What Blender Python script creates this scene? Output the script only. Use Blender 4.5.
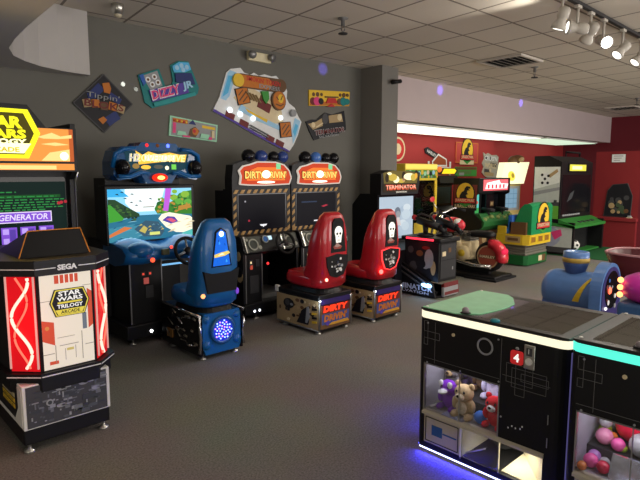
import bpy, bmesh, math, random
from mathutils import Vector, Matrix
random.seed(4)
PI = math.pi
SC = bpy.context.scene
C = SC.collection
for o in list(bpy.data.objects):
    bpy.data.objects.remove(o)

# ------------------------------------------------------------------ camera
cam = bpy.data.objects.new('camera', bpy.data.cameras.new('camera'))
C.objects.link(cam)
cam.data.sensor_width = 36.0
cam.data.lens = 542.0 / 640.0 * 36.0
cam.data.clip_start = 0.05
cam.location = (0, 0, 1.65)
_p = math.atan(67 / 542.0)
_a = math.radians(46.4)
_F = Vector((math.cos(_p) * math.cos(_a), math.cos(_p) * math.sin(_a), -math.sin(_p)))
cam.rotation_euler = _F.to_track_quat('-Z', 'Y').to_euler()
SC.camera = cam

# ------------------------------------------------------------------ world, large lights, exposure
SC.view_settings.view_transform = 'Standard'
SC.view_settings.look = 'None'
SC.view_settings.gamma = 1.0
SC.view_settings.use_curve_mapping = False
SC.view_settings.exposure = 0.0
W = bpy.data.worlds.new('world')
SC.world = W
W.use_nodes = True
W.node_tree.nodes['Background'].inputs[0].default_value = (1.0, 0.95, 0.9, 1)
W.node_tree.nodes['Background'].inputs[1].default_value = 0.22


def light(name, kind, loc, energy, color=(1, 1, 1), target=None, parent=None, **kw):
    d = bpy.data.lights.new(name, kind)
    d.energy = energy
    d.color = color
    for k, v in kw.items():
        setattr(d, k, v)
    o = bpy.data.objects.new(name, d)
    C.objects.link(o)
    o.location = loc
    if target is not None:
        o.rotation_euler = (Vector(target) - Vector(loc)).to_track_quat('-Z', 'Y').to_euler()
    if parent is not None:
        o.parent = parent
    return o


# unseen area lights added overhead, as assumed hall fixtures out of frame
light('unseen_hall_fill', 'AREA', (5.2, 0.4, 3.2), 50, (1.0, 0.90, 0.78), (5.2, 0.4, 0), shape='RECTANGLE', size=5.0, size_y=1.5)
light('unseen_hall_fill', 'AREA', (10.5, 1.6, 3.2), 150, (1.0, 0.92, 0.80), (10.5, 1.6, 0), shape='RECTANGLE', size=5.0, size_y=2.0)
light('unseen_hall_fill', 'AREA', (2.6, 2.6, 3.2), 7, (1.0, 0.93, 0.84), (2.6, 2.6, 0), shape='RECTANGLE', size=2.0, size_y=1.2)
# unseen fill added behind the camera, low and wide, to brighten the ceiling
light('added_rear_fill', 'AREA', (3.0, -5.0, 1.3), 230, (1.0, 0.93, 0.86), (5.0, 3.0, 2.6), shape='RECTANGLE', size=6.0, size_y=2.2)

light('added_rear_fill', 'AREA', (11.5, -5.0, 1.3), 420, (1.0, 0.94, 0.90), (11.0, 6.0, 3.2), shape='RECTANGLE', size=6.0, size_y=2.2)  # second added fill, brightens the soffit and the right-hand ceiling
# unseen warm fill added at the left to brighten the lowered ceiling's underside
light('added_left_fill', 'AREA', (-1.6, 1.0, 1.0), 22, (1.0, 0.93, 0.74), (0.4, 3.2, 2.67), shape='RECTANGLE', size=1.5, size_y=0.5)


# ------------------------------------------------------------------ materials
MATS = {}


def mat(name, col, rough=0.5, metal=0.0, noise=0.12, scale=14.0, coat=0.0, spec=0.25, alpha=None, trans=0.0):
    if name in MATS:
        return MATS[name]
    m = bpy.data.materials.new(name)
    m.use_nodes = True
    nt = m.node_tree
    b = nt.nodes['Principled BSDF']
    b.inputs['Roughness'].default_value = rough
    b.inputs['Metallic'].default_value = metal
    b.inputs['Specular IOR Level'].default_value = spec
    b.inputs['Coat Weight'].default_value = coat
    b.inputs['Transmission Weight'].default_value = trans
    tc = nt.nodes.new('ShaderNodeTexCoord')
    nz = nt.nodes.new('ShaderNodeTexNoise')
    nz.inputs['Scale'].default_value = scale
    nz.inputs['Detail'].default_value = 3
    nt.links.new(tc.outputs['Object'], nz.inputs['Vector'])
    mx = nt.nodes.new('ShaderNodeMix')
    mx.data_type = 'RGBA'
    lo = tuple(max(0, c * (1 - noise)) for c in col)
    hi = tuple(min(1, c * (1 + noise)) for c in col)
    mx.inputs[6].default_value = (*lo, 1)
    mx.inputs[7].default_value = (*hi, 1)
    nt.links.new(nz.outputs['Fac'], mx.inputs[0])
    nt.links.new(mx.outputs[2], b.inputs['Base Color'])
    if alpha is not None:
        b.inputs['Alpha'].default_value = alpha
    MATS[name] = m
    return m


def em(name, col, strength):
    """a thing that gives off light: lamps, screens, backlit panels"""
    if name in MATS:
        return MATS[name]
    m = bpy.data.materials.new(name)
    m.use_nodes = True
    b = m.node_tree.nodes['Principled BSDF']
    b.inputs['Base Color'].default_value = (*[c * 0.3 for c in col], 1)
    b.inputs['Emission Color'].default_value = (*col, 1)
    b.inputs['Emission Strength'].default_value = strength
    b.inputs['Roughness'].default_value = 0.4
    b.inputs['Specular IOR Level'].default_value = 0.08
    MATS[name] = m
    return m


def glass(name, col=(1, 1, 1), clear=0.85, rough=0.03):
    """thin pane: mostly clear, partly mirror"""
    if name in MATS:
        return MATS[name]
    m = bpy.data.materials.new(name)
    m.use_nodes = True
    nt = m.node_tree
    nt.nodes.remove(nt.nodes['Principled BSDF'])
    out = nt.nodes['Material Output']
    t = nt.nodes.new('ShaderNodeBsdfTransparent')
    t.inputs[0].default_value = (*col, 1)
    g = nt.nodes.new('ShaderNodeBsdfGlossy')
    g.inputs['Roughness'].default_value = rough
    fr = nt.nodes.new('ShaderNodeFresnel')
    fr.inputs[0].default_value = 1.5
    mth = nt.nodes.new('ShaderNodeMath')
    mth.operation = 'ADD'
    mth.inputs[1].default_value = 1 - clear - 0.1
    mth.use_clamp = True
    mx = nt.nodes.new('ShaderNodeMixShader')
    nt.links.new(fr.outputs[0], mth.inputs[0])
    nt.links.new(mth.outputs[0], mx.inputs[0])
    nt.links.new(t.outputs[0], mx.inputs[1])
    nt.links.new(g.outputs[0], mx.inputs[2])
    nt.links.new(mx.outputs[0], out.inputs[0])
    MATS[name] = m
    return m


BLACK = mat('black_laminate', (0.008, 0.008, 0.009), 0.42)
BLACKM = mat('black_matte', (0.010, 0.010, 0.011), 0.8)
BLACKG = mat('black_gloss', (0.006, 0.006, 0.008), 0.15)
DARK = mat('dark_grey_plastic', (0.035, 0.035, 0.038), 0.5)
GREY = mat('grey_metal', (0.25, 0.25, 0.25), 0.4, 0.6)
SILVER = mat('silver_metal', (0.55, 0.54, 0.5), 0.3, 0.9)
CHROME = mat('chrome', (0.75, 0.75, 0.76), 0.12, 1.0)
WHITE = mat('white_plastic', (0.75, 0.74, 0.70), 0.45)
CREAM = mat('cream_plastic', (0.60, 0.54, 0.40), 0.5)
RED = mat('red_plastic', (0.42, 0.012, 0.02), 0.28, coat=0.4)
BLUE = mat('blue_plastic', (0.006, 0.10, 0.30), 0.32, coat=0.2)
RUBBER = mat('black_rubber', (0.014, 0.014, 0.014), 0.85)
YELLOW = mat('yellow_plastic', (0.72, 0.50, 0.03), 0.4)
ORANGE = mat('orange_plastic', (0.65, 0.22, 0.03), 0.45)
GREENP = mat('green_plastic', (0.01, 0.22, 0.07), 0.35)


# ------------------------------------------------------------------ mesh helpers
class M:
    def __init__(s):
        s.bm = bmesh.new()
        s.mats = []

    def mi(s, m):
        if m not in s.mats:
            s.mats.append(m)
        return s.mats.index(m)

    def box(s, x, y, z, m, bev=0.0, seg=2):
        vs = [s.bm.verts.new((x[i], y[j], z[k])) for i in (0, 1) for j in (0, 1) for k in (0, 1)]
        idx = [(0, 1, 3, 2), (4, 6, 7, 5), (0, 4, 5, 1), (2, 3, 7, 6), (0, 2, 6, 4), (1, 5, 7, 3)]
        i = s.mi(m)
        fs = []
        for q in idx:
            f = s.bm.faces.new([vs[k] for k in q])
            f.material_index = i
            fs.append(f)
        if bev > 0:
            es = list({e for f in fs for e in f.edges})
            r = bmesh.ops.bevel(s.bm, geom=es, offset=bev, segments=seg, affect='EDGES', profile=0.5)
            for f in r['faces']:
                f.material_index = i
                f.smooth = True
        return s

    def solid(s, a, b, m, smooth=False, caps=True):
        """two matching loops of 3D points joined into a solid"""
        i = s.mi(m)
        va = [s.bm.verts.new(p) for p in a]
        vb = [s.bm.verts.new(p) for p in b]
        n = len(a)
        for k in range(n):
            f = s.bm.faces.new((va[k], va[(k + 1) % n], vb[(k + 1) % n], vb[k]))
            f.material_index = i
            f.smooth = smooth
        if caps:
            for vv in (va[::-1], vb):
                f = s.bm.faces.new(vv)
                f.material_index = i
        return s

    def prism(s, pts, plane, d0, d1, m, smooth=False):
        def P(u, v, d):
            return {'xz': (u, d, v), 'yz': (d, u, v), 'xy': (u, v, d)}[plane]
        return s.solid([P(u, v, d0) for u, v in pts], [P(u, v, d1) for u, v in pts], m, smooth)

    def loft(s, rings, m, caps=True, smooth=True):
        i = s.mi(m)
        vr = [[s.bm.verts.new(p) for p in r] for r in rings]
        n = len(rings[0])
        for a, b in zip(vr, vr[1:]):
            for k in range(n):
                f = s.bm.faces.new((a[k], a[(k + 1) % n], b[(k + 1) % n], b[k]))
                f.material_index = i
                f.smooth = smooth
        if caps:
            for r in (vr[0][::-1], vr[-1]):
                f = s.bm.faces.new(r)
                f.material_index = i
        return s

    def tube(s, pts, r, m, n=8, closed=False):
        pts = [Vector(p) for p in pts]
        rings = []
        up = Vector((0, 0, 1))
        N = len(pts)
        for k, p in enumerate(pts):
            if closed:
                d = pts[(k + 1) % N] - pts[k - 1]
            else:
                d = pts[min(k + 1, N - 1)] - pts[max(k - 1, 0)]
            d.normalize()
            a = d.cross(up)
            if a.length < 1e-3:
                a = d.cross(Vector((1, 0, 0)))
            a.normalize()
            b = a.cross(d)
            rr = r[k] if isinstance(r, (list, tuple)) else r
            rings.append([p + a * rr * math.cos(t) + b * rr * math.sin(t) for t in [2 * PI * q / n for q in range(n)]])
        if closed:
            rings.append(rings[0])
            return s.loft(rings, m, caps=False)
        return s.loft(rings, m)

    def lathe(s, prof, c, axis, m, n=24):
        c = Vector(c)
        ax = Vector(axis).normalized()
        a = ax.cross(Vector((0, 0, 1)))
        if a.length < 1e-3:
            a = Vector((1, 0, 0))
        a.normalize()
        b = ax.cross(a)
        rings = [[c + ax * h + (a * math.cos(t) + b * math.sin(t)) * max(r, 1e-4) for t in [2 * PI * q / n for q in range(n)]] for r, h in prof]
        return s.loft(rings, m)

    def ell(s, c, r, m, u=16, v=10, rot=None):
        if not isinstance(r, (tuple, list)):
            r = (r, r, r)
        mx = Matrix.Translation(c) @ (rot.to_matrix().to_4x4() if rot else Matrix()) @ Matrix.Diagonal((*r, 1))
        g = bmesh.ops.create_uvsphere(s.bm, u_segments=u, v_segments=v, radius=1, matrix=mx)
        i = s.mi(m)
        for f in {f for vv in g['verts'] for f in vv.link_faces}:
            f.material_index = i
            f.smooth = True
        return s

    # --- flat art on a frame (origin, u, v); thickness along the outward normal
    def fp(s, F, pts, m, d0=0.0, d1=0.003):
        o, u, v = F
        n = u.cross(v).normalized()
        a = [o + u * x + v * y + n * d0 for x, y in pts]
        b = [o + u * x + v * y + n * d1 for x, y in pts]
        return s.solid(a, b, m)

    def fr(s, F, x0, y0, x1, y1, m, d0=0.0, d1=0.003):
        return s.fp(F, [(x0, y0), (x1, y0), (x1, y1), (x0, y1)], m, d0, d1)

    def fd(s, F, x, y, r, m, d0=0.0, d1=0.003, n=20, ry=None, rot=0):
        ry = ry or r
        ca, sa = math.cos(rot), math.sin(rot)
        P = []
        for q in range(n):
            t = 2 * PI * q / n
            a, b = r * math.cos(t), ry * math.sin(t)
            P.append((x + a * ca - b * sa, y + a * sa + b * ca))
        return s.fp(F, P, m, d0, d1)

    def fring(s, F, x, y, r, w, m, d0=0.0, d1=0.003, n=28, ry=None):
        o, u, v = F
        nn = u.cross(v).normalized()
        ry = ry or r
        rings = []
        for (a, d) in ((1, d0), (1, d1), (0, d1), (0, d0), (1, d0)):
            k = 1 if a else 1 - w / r
            rings.append([o + u * (x + r * k * math.cos(t)) + v * (y + ry * k * math.sin(t)) + nn * d for t in [2 * PI * q / n for q in range(n)]])
        return s.loft(rings, m, caps=False, smooth=False)

    def fline(s, F, pts, w, m, d0=0.0, d1=0.002, closed=False):
        if closed:
            pts = list(pts) + [pts[0]]
        for (x0, y0), (x1, y1) in zip(pts, pts[1:]):
            L = math.hypot(x1 - x0, y1 - y0) or 1
            nx, ny = -(y1 - y0) / L * w / 2, (x1 - x0) / L * w / 2
            s.fp(F, [(x0 - nx, y0 - ny), (x1 - nx, y1 - ny), (x1 + nx, y1 + ny), (x0 + nx, y0 + ny)], m, d0, d1)
        return s

    def text(s, F, txt, x, y, w, h, m, d=0.003, rot=0.0, shear=0.0, bold=0.0):
        """lettering centred on (x, y), stretched to w by h"""
        o, u, v = F
        n = u.cross(v).normalized()
        cu = bpy.data.curves.new('t', 'FONT')
        cu.body = txt
        cu.shear = shear
        cu.offset = bold
        cu.resolution_u = 2
        to = bpy.data.objects.new('t', cu)
        C.objects.link(to)
        bpy.context.view_layer.update()
        me = bpy.data.meshes.new_from_object(to.evaluated_get(bpy.context.evaluated_depsgraph_get()))
        bpy.data.objects.remove(to)
        bpy.data.curves.remove(cu)
        xs = [q.co.x for q in me.vertices]
        ys = [q.co.y for q in me.vertices]
        x0, x1, y0, y1 = min(xs), max(xs), min(ys), max(ys)
        ca, sa = math.cos(rot), math.sin(rot)
        i = s.mi(m)
        vs = []
        for q in me.vertices:
            a = ((q.co.x - x0) / (x1 - x0) - 0.5) * w
            b = ((q.co.y - y0) / (y1 - y0) - 0.5) * h
            a, b = a * ca - b * sa, a * sa + b * ca
            vs.append(s.bm.verts.new(o + u * (x + a) + v * (y + b) + n * d))
        for p in me.polygons:
            try:
                f = s.bm.faces.new([vs[k] for k in p.vertices])
                f.material_index = i
            except ValueError:
                pass
        bpy.data.meshes.remove(me)
        return s

    def build(s, name, parent=None, fix=True):
        if fix:
            bmesh.ops.recalc_face_normals(s.bm, faces=s.bm.faces[:])
        me = bpy.data.meshes.new(name)
        s.bm.to_mesh(me)
        s.bm.free()
        for m in s.mats:
            me.materials.append(m)
        o = bpy.data.objects.new(name, me)
        C.objects.link(o)
        if parent is not None:
            o.parent = parent
        return o


def FR(o, u=(1, 0, 0), v=(0, 0, 1)):
    return (Vector(o), Vector(u), Vector(v))


def FRONT(y, x=0, z=0):          # art facing -Y
    return FR((x, y, z))


def LEFT(x, y=0, z=0):           # art facing -X ; u runs towards -Y
    return FR((x, y, z), (0, -1, 0), (0, 0, 1))


def thing(name, label, cat, loc=(0, 0, 0), rz=0.0, group=None):
    o = bpy.data.objects.new(name, None)
    o.empty_display_size = 0.1
    C.objects.link(o)
    o.location = loc
    o.rotation_euler = (0, 0, rz)
    o['label'] = label
    o['category'] = cat
    if group:
        o['group'] = group
    return o


def tag(o, label, cat, group=None):
    o['label'] = label
    o['category'] = cat
    if group:
        o['group'] = group
    return o


def struct(o):
    o['kind'] = 'structure'
    return o


def dup(root, loc, label, rz=None):
    r = root.copy()
    C.objects.link(r)
    r.location = loc
    if rz is not None:
        r.rotation_euler = (0, 0, rz)
    r['label'] = label
    for ch in list(root.children):
        c = ch.copy()
        C.objects.link(c)
        c.parent = r
        for g in list(ch.children):
            d = g.copy()
            C.objects.link(d)
            d.parent = c
    return r


def rrect(x0, y0, x1, y1, r, n=4):
    P = []
    for cx, cy, a in ((x1 - r, y1 - r, 0), (x0 + r, y1 - r, 90), (x0 + r, y0 + r, 180), (x1 - r, y0 + r, 270)):
        for k in range(n + 1):
            t = math.radians(a + 90 * k / n)
            P.append((cx + r * math.cos(t), cy + r * math.sin(t)))
    return P


def sup(cx, cy, rx, ry, z, e=0.6, n=24):
    P = []
    for q in range(n):
        t = 2 * PI * q / n
        c, s_ = math.cos(t), math.sin(t)
        P.append((cx + rx * math.copysign(abs(c) ** e, c), cy + ry * math.copysign(abs(s_) ** e, s_), z))
    return P


# ------------------------------------------------------------------ room materials
def carpet_mat():
    m = bpy.data.materials.new('carpet')
    m.use_nodes = True
    nt = m.node_tree
    b = nt.nodes['Principled BSDF']
    b.inputs['Roughness'].default_value = 0.95
    b.inputs['Specular IOR Level'].default_value = 0.15
    g = nt.nodes.new('ShaderNodeNewGeometry')
    n1 = nt.nodes.new('ShaderNodeTexNoise')
    n1.inputs['Scale'].default_value = 85
    n1.inputs['Detail'].default_value = 6
    n1.inputs['Roughness'].default_value = 0.75
    n2 = nt.nodes.new('ShaderNodeTexNoise')
    n2.inputs['Scale'].default_value = 1.3
    r = nt.nodes.new('ShaderNodeValToRGB')
    r.color_ramp.elements[0].position = 0.35
    r.color_ramp.elements[0].color = (0.13, 0.12, 0.105, 1)
    r.color_ramp.elements[1].position = 0.68
    r.color_ramp.elements[1].color = (0.32, 0.30, 0.265, 1)
    mx = nt.nodes.new('ShaderNodeMix')
    mx.data_type = 'RGBA'
    mx.blend_type = 'MULTIPLY'
    mx.inputs[0].default_value = 0.35
    nt.links.new(g.outputs['Position'], n1.inputs['Vector'])
    nt.links.new(g.outputs['Position'], n2.inputs['Vector'])
    nt.links.new(n1.outputs['Fac'], r.inputs[0])
    nt.links.new(r.outputs[0], mx.inputs[6])
    nt.links.new(n2.outputs['Color'], mx.inputs[7])
    nt.links.new(mx.outputs[2], b.inputs['Base Color'])
    bp = nt.nodes.new('ShaderNodeBump')
    bp.inputs['Strength'].default_value = 0.15
    bp.inputs['Distance'].default_value = 0.01
    nt.links.new(n1.outputs['Fac'], bp.inputs['Height'])
    nt.links.new(bp.outputs[0], b.inputs['Normal'])
    return m


def tile_mat():
    m = bpy.data.materials.new('ceiling_tiles')
    m.use_nodes = True
    nt = m.node_tree
    b = nt.nodes['Principled BSDF']
    b.inputs['Roughness'].default_value = 0.9
    L = nt.links

    def mth(op, a, c=None):
        n = nt.nodes.new('ShaderNodeMath')
        n.operation = op
        for i, q in enumerate((a, c)):
            if q is None:
                continue
            if isinstance(q, (int, float)):
                n.inputs[i].default_value = q
            else:
                L.new(q, n.inputs[i])
        return n.outputs[0]
    g = nt.nodes.new('ShaderNodeNewGeometry')
    sp = nt.nodes.new('ShaderNodeSeparateXYZ')
    L.new(g.outputs['Position'], sp.inputs[0])
    X, Y = sp.outputs[0], sp.outputs[1]
    u = mth('DIVIDE', mth('SUBTRACT', mth('SUBTRACT', X, mth('MULTIPLY', Y, 0.12)), 0.62), 0.70)
    v = mth('DIVIDE', mth('SUBTRACT', mth('ADD', Y, mth('MULTIPLY', X, 0.03)), 3.25), 0.685)
    fu, fv = mth('FRACT', u), mth('FRACT', v)
    du = mth('MINIMUM', fu, mth('SUBTRACT', 1.0, fu))
    dv = mth('MINIMUM', fv, mth('SUBTRACT', 1.0, fv))
    line = mth('LESS_THAN', mth('MINIMUM', du, dv), 0.02)
    cb = nt.nodes.new('ShaderNodeCombineXYZ')
    L.new(mth('FLOOR', u), cb.inputs[0])
    L.new(mth('FLOOR', v), cb.inputs[1])
    wn = nt.nodes.new('ShaderNodeTexWhiteNoise')
    L.new(cb.outputs[0], wn.inputs['Vector'])
    nz = nt.nodes.new('ShaderNodeTexNoise')
    nz.inputs['Scale'].default_value = 60
    L.new(g.outputs['Position'], nz.inputs['Vector'])
    val = mth('ADD', mth('MULTIPLY', wn.outputs['Value'], 0.06), mth('MULTIPLY', nz.outputs['Fac'], 0.06))
    val = mth('ADD', val, 0.63)
    c1 = nt.nodes.new('ShaderNodeCombineColor')
    L.new(val, c1.inputs[0])
    L.new(mth('MULTIPLY', val, 0.92), c1.inputs[1])
    L.new(mth('MULTIPLY', val, 0.79), c1.inputs[2])
    mx = nt.nodes.new('ShaderNodeMix')
    mx.data_type = 'RGBA'
    L.new(line, mx.inputs[0])
    L.new(c1.outputs[0], mx.inputs[6])
    mx.inputs[7].default_value = (0.24, 0.205, 0.17, 1)
    L.new(mx.outputs[2], b.inputs['Base Color'])
    return m


CEIL = 3.31
WALLG = mat('grey_wall_paint', (0.155, 0.152, 0.133), 0.75, noise=0.06, scale=3)
COLP = mat('grey_column_paint', (0.19, 0.182, 0.165), 0.75, noise=0.05, scale=3)
SOFF = mat('mauve_beige_paint', (0.56, 0.47, 0.47), 0.8, noise=0.04, scale=3)
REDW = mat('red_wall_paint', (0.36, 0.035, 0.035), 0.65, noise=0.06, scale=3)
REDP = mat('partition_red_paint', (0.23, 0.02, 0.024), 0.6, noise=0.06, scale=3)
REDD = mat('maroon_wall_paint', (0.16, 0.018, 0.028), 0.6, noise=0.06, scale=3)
ALCW = mat('alcove_white_paint', (0.72, 0.74, 0.66), 0.7, noise=0.04, scale=3)
BULK = mat('bulkhead_paint', (0.50, 0.48, 0.46), 0.8, noise=0.04, scale=3)

struct(M().box((-5, 18.5), (-7, 8), (-0.1, 0), carpet_mat()).build('floor'))
struct(M().box((-5, 18.5), (-7, 6.06), (CEIL, CEIL + 0.1), tile_mat()).build('ceiling'))
struct(M().box((-5, 6.9), (6.05, 6.2), (0, CEIL), WALLG).build('wall_back'))
struct(M().box((6.664, 7.06), (5.6, 6.2), (0, CEIL), COLP).build('column'))
struct(M().box((7.06, 17.85), (6.0, 6.06), (2.56, CEIL), SOFF).build('soffit'))
struct(M().box((7.06, 17.85), (6.06, 7.5), (2.57, 2.67), ALCW).build('alcove_ceiling'))
struct(M().box((6.9, 17.95), (7.4, 7.5), (0, 2.57), REDW).build('wall_alcove'))
struct(M().box((6.9, 7.0), (6.2, 7.4), (0, 2.57), REDW).build('wall_alcove_side'))
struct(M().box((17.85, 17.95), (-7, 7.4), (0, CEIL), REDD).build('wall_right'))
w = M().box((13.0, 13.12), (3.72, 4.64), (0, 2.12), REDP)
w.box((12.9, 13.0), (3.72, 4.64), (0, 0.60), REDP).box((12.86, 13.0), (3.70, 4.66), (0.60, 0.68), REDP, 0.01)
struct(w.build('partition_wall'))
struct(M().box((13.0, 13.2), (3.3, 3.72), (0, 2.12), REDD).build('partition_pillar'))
# lowered ceiling on the left with its rounded inner corner
sl = [(-4.9, -4), (1.19, -4), (1.20, 3.5), (1.225, 4.0), (1.245, 4.34), (1.28, 4.74), (1.33, 5.1), (1.44, 5.4), (1.58, 5.585), (1.757, 5.745), (1.975, 5.85), (2.134, 5.89), (2.29, 5.90), (2.29, 6.045), (-4.9, 6.045)]
struct(M().prism(sl, 'xy', 2.67, CEIL - 0.002, BULK).build('ceiling_bulkhead'))
tag(M().box((10.9, 17.25), (2.9, 5.8), (0.0, 0.012), mat('green_turf', (0.012, 0.10, 0.03), 0.95, noise=0.5, scale=160)).build('turf_mat'),
    'dark green turf mat on the carpet in front of the maroon wall', 'mat')

# fluorescent troffers set in the alcove ceiling
t = thing('alcove_light', 'long bright fluorescent strip above the red alcove wall', 'ceiling light', (10.3, 6.72, 2.515))
M().box((-3.2, 3.2), (-0.62, 0.62), (0.0, 0.03), WHITE).build('housing', t)
M().box((-3.16, 3.16), (-0.58, 0.58), (-0.012, 0.0), em('fluorescent', (1.0, 0.97, 0.80), 1.5)).build('diffuser', t)
t = thing('alcove_light', 'dim greenish ceiling panel at the far end of the red alcove', 'ceiling light', (15.4, 6.72, 2.515))
M().box((-1.7, 1.7), (-0.62, 0.62), (0.0, 0.03), WHITE).build('housing', t)
M().box((-1.66, 1.66), (-0.58, 0.58), (-0.012, 0.0), em('fluorescent_dim', (0.70, 0.88, 0.66), 1.0)).build('diffuser', t)

# ------------------------------------------------------------------ ceiling fittings
TR = thing('track_rail', 'dark ceiling track carrying white spotlights', 'light track', (7.2, 2.25, CEIL))
M().box((-2.0, 2.4), (-0.02, 0.02), (-0.045, -0.012), DARK).build('rail', TR)
for k in range(3):
    M().box((-1.9 + k * 2.05, -1.78 + k * 2.05), (-0.03, 0.03), (-0.014, 0.0), DARK).build('mounting_clip', TR)
LAMPW = mat('spotlight_white', (0.55, 0.52, 0.46), 0.4)
LENS = em('spot_lens', (1.0, 0.96, 0.85), 2.2)
LENSB = em('spot_lens_bright', (1.0, 0.97, 0.9), 16.0)
heads = [(5.24, 3.07, (-0.05, 0.30, -0.95), 'white spotlight at the near end of the ceiling track', LENS, 40),
         (5.60, 3.05, (-0.62, 0.66, 0.10), 'white spotlight turned sideways, second along the ceiling track', LENS, 30),
         (5.93, 3.06, (0.30, 0.60, -0.75), 'white spotlight tipped away from us, middle of the ceiling track', LENS, 40),
         (6.29, 3.04, (-0.62, -0.62, -0.35), 'dazzling white spotlight aimed towards us on the ceiling track', LENSB, 50),
         (6.88, 3.04, (-0.55, 0.30, -0.60), 'white spotlight beside the dazzling one, near frame edge', LENS, 40),
         (7.51, 3.05, (-0.5, 0.4, -0.7), 'white spotlight at the cut-off far end of the track', LENS, 40)]
for x, z, d, lab, lm, pw in heads:
    d = Vector(d).normalized()
    q = 0.86
    t = thing('track_spotlight', lab, 'spotlight', (x, 2.25, z), 0, 'spotlights on the ceiling track')
    M().tube([(0, 0, CEIL - 0.05 - z), (0, 0, 0.02)], 0.014, LAMPW).box((-0.05, 0.05), (-0.022, 0.022), (CEIL - 0.075 - z, CEIL - 0.046 - z), LAMPW, 0.005).build('stem', t)
    M().lathe([(r_ * q, h_ * q) for r_, h_ in ((0.0, -0.12), (0.045, -0.12), (0.062, -0.10), (0.062, -0.02), (0.05, 0.0), (0.05, 0.02), (0.078, 0.09), (0.078, 0.115), (0.068, 0.115), (0.064, 0.10))], (0, 0, 0), d, LAMPW).build('lamp_housing', t)
    M().lathe([(0.0, 0.0), (0.064 * q, 0.0), (0.064 * q, 0.006), (0.0, 0.006)], d * 0.100 * q, d, lm).build('lens', t)
    light('spot', 'SPOT', d * 0.13, pw, (1.0, 0.93, 0.82), d * 2, t, spot_size=math.radians(75), spot_blend=0.6, shadow_soft_size=0.05)

for (x, y), lab, s in (((4.39, 4.25), 'brass sprinkler head on the ceiling nearest the snow-ship sign', 1.3), ((8.54, 4.05), 'dark sprinkler head on the ceiling beyond the slotted vent', 1.3),
                       ((13.66, 4.09), 'small sprinkler head far off on the ceiling near the right edge', 1.2)):
    t = thing('sprinkler_head', lab, 'sprinkler', (x, y, CEIL), 0, 'ceiling sprinklers')
    M().lathe([(0.0, 0), (0.045 * s, 0), (0.045 * s, -0.008), (0.018 * s, -0.02), (0.018 * s, -0.06 * s), (0.012 * s, -0.06 * s)], (0, 0, 0), (0, 0, 1), GREY, 12).build('body', t)
    M().tube([(-0.015 * s, 0, -0.06 * s), (-0.02 * s, 0, -0.09 * s), (0, 0, -0.12 * s), (0.02 * s, 0, -0.09 * s), (0.015 * s, 0, -0.06 * s)], 0.005 * s, GREY).build('yoke', t)
    M().lathe([(0, -0.12 * s), (0.04 * s, -0.12 * s), (0.04 * s, -0.128 * s), (0, -0.128 * s)], (0, 0, 0), (0, 0, 1), DARK, 12).build('deflector', t)
t = thing('ceiling_can_light', 'small unlit can lamp hanging from the ceiling at upper left', 'ceiling light', (2.42, 5.45, CEIL))
M().lathe([(0, 0), (0.06, 0), (0.06, -0.03), (0.05, -0.10), (0.035, -0.10)], (0, 0, 0), (0, 0, 1), SILVER, 16).build('can', t)
M().ell((0, 0, -0.10), (0.04, 0.04, 0.03), CREAM).build('bulb', t)
VENTM = mat('vent_metal', (0.58, 0.54, 0.48), 0.5)
for (x, y), lab in (((7.78, 4.08), 'slotted air vent in the ceiling beside the track lights'), ((15.4, 4.9), 'far dark air vent low in the ceiling perspective near the soffit end')):
    t = thing('ceiling_vent', lab, 'air vent', (x, y, CEIL), 0, 'ceiling air vents')
    M().box((-0.33, 0.33), (-0.33, 0.33), (-0.012, -0.001), BLACKM).build('backing', t)
    f = M()
    for a in ((-0.35, -0.31), (0.31, 0.35)):
        f.box(a, (-0.35, 0.35), (-0.03, 0), VENTM).box((-0.31, 0.31), a, (-0.03, 0), VENTM)
    f.build('frame', t)
    for k in range(6):
        y0 = -0.27 + k * 0.1
        M().prism([(y0, -0.04), (y0 + 0.05, -0.015), (y0 + 0.058, -0.015), (y0 + 0.008, -0.04)], 'yz', -0.31, 0.31, VENTM).build('slat', t)
t = thing('emergency_light', 'twin-headed emergency light on the grey wall under the ceiling', 'emergency light', (4.6, 6.05, 3.19))
M().box((-0.19, 0.19), (-0.06, 0), (-0.06, 0.06), mat('emergency_cream', (0.75, 0.68, 0.45), 0.5), 0.012).build('housing', t)
for s in (-1, 1):
    M().lathe([(0, -0.06), (0.035, -0.05), (0.055, 0.02), (0.055, 0.03), (0.0, 0.03)], (s * 0.165, -0.10, 0.01), (s * 0.35, -0.9, -0.2), GREY, 16).build('lamp_head', t)
t = thing('security_camera', 'black security camera at the top of the grey column', 'camera', (6.92, 5.6, 3.08))
M().box((-0.03, 0.03), (-0.03, 0), (-0.03, 0.03), BLACK, 0.005).build('bracket', t)
M().tube([(-0.09, -0.06, -0.02), (0.08, -0.10, 0.01)], 0.032, BLACK, 12).build('camera_body', t)

# party lamp dots on the wall and soffit
for tgt in ((5.82, 6.05, 3.2), (8.82, 6.0, 3.19), (12.04, 6.0, 3.23)):
    light('party_beam', 'SPOT', (tgt[0] - 1.6, 2.6, 3.0), 1300, (0.16, 0.12, 1.0), tgt, spot_size=math.radians(3.2), spot_blend=0.8, shadow_soft_size=0.01)
for tgt in ((2.71, 6.05, 2.64), (2.86, 6.05, 2.60)):
    light('party_beam', 'SPOT', (2.4, 3.0, 3.2), 2200 if tgt[0] < 2.8 else 700, (0.95, 1.0, 1.0), tgt, spot_size=math.radians(1.0), spot_blend=0.5, shadow_soft_size=0.001)

# ------------------------------------------------------------------ signs on the grey wall
def paint(n, c, rough=0.5):
    return mat('paint_' + n, c, rough, noise=0.1, scale=20)


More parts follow.
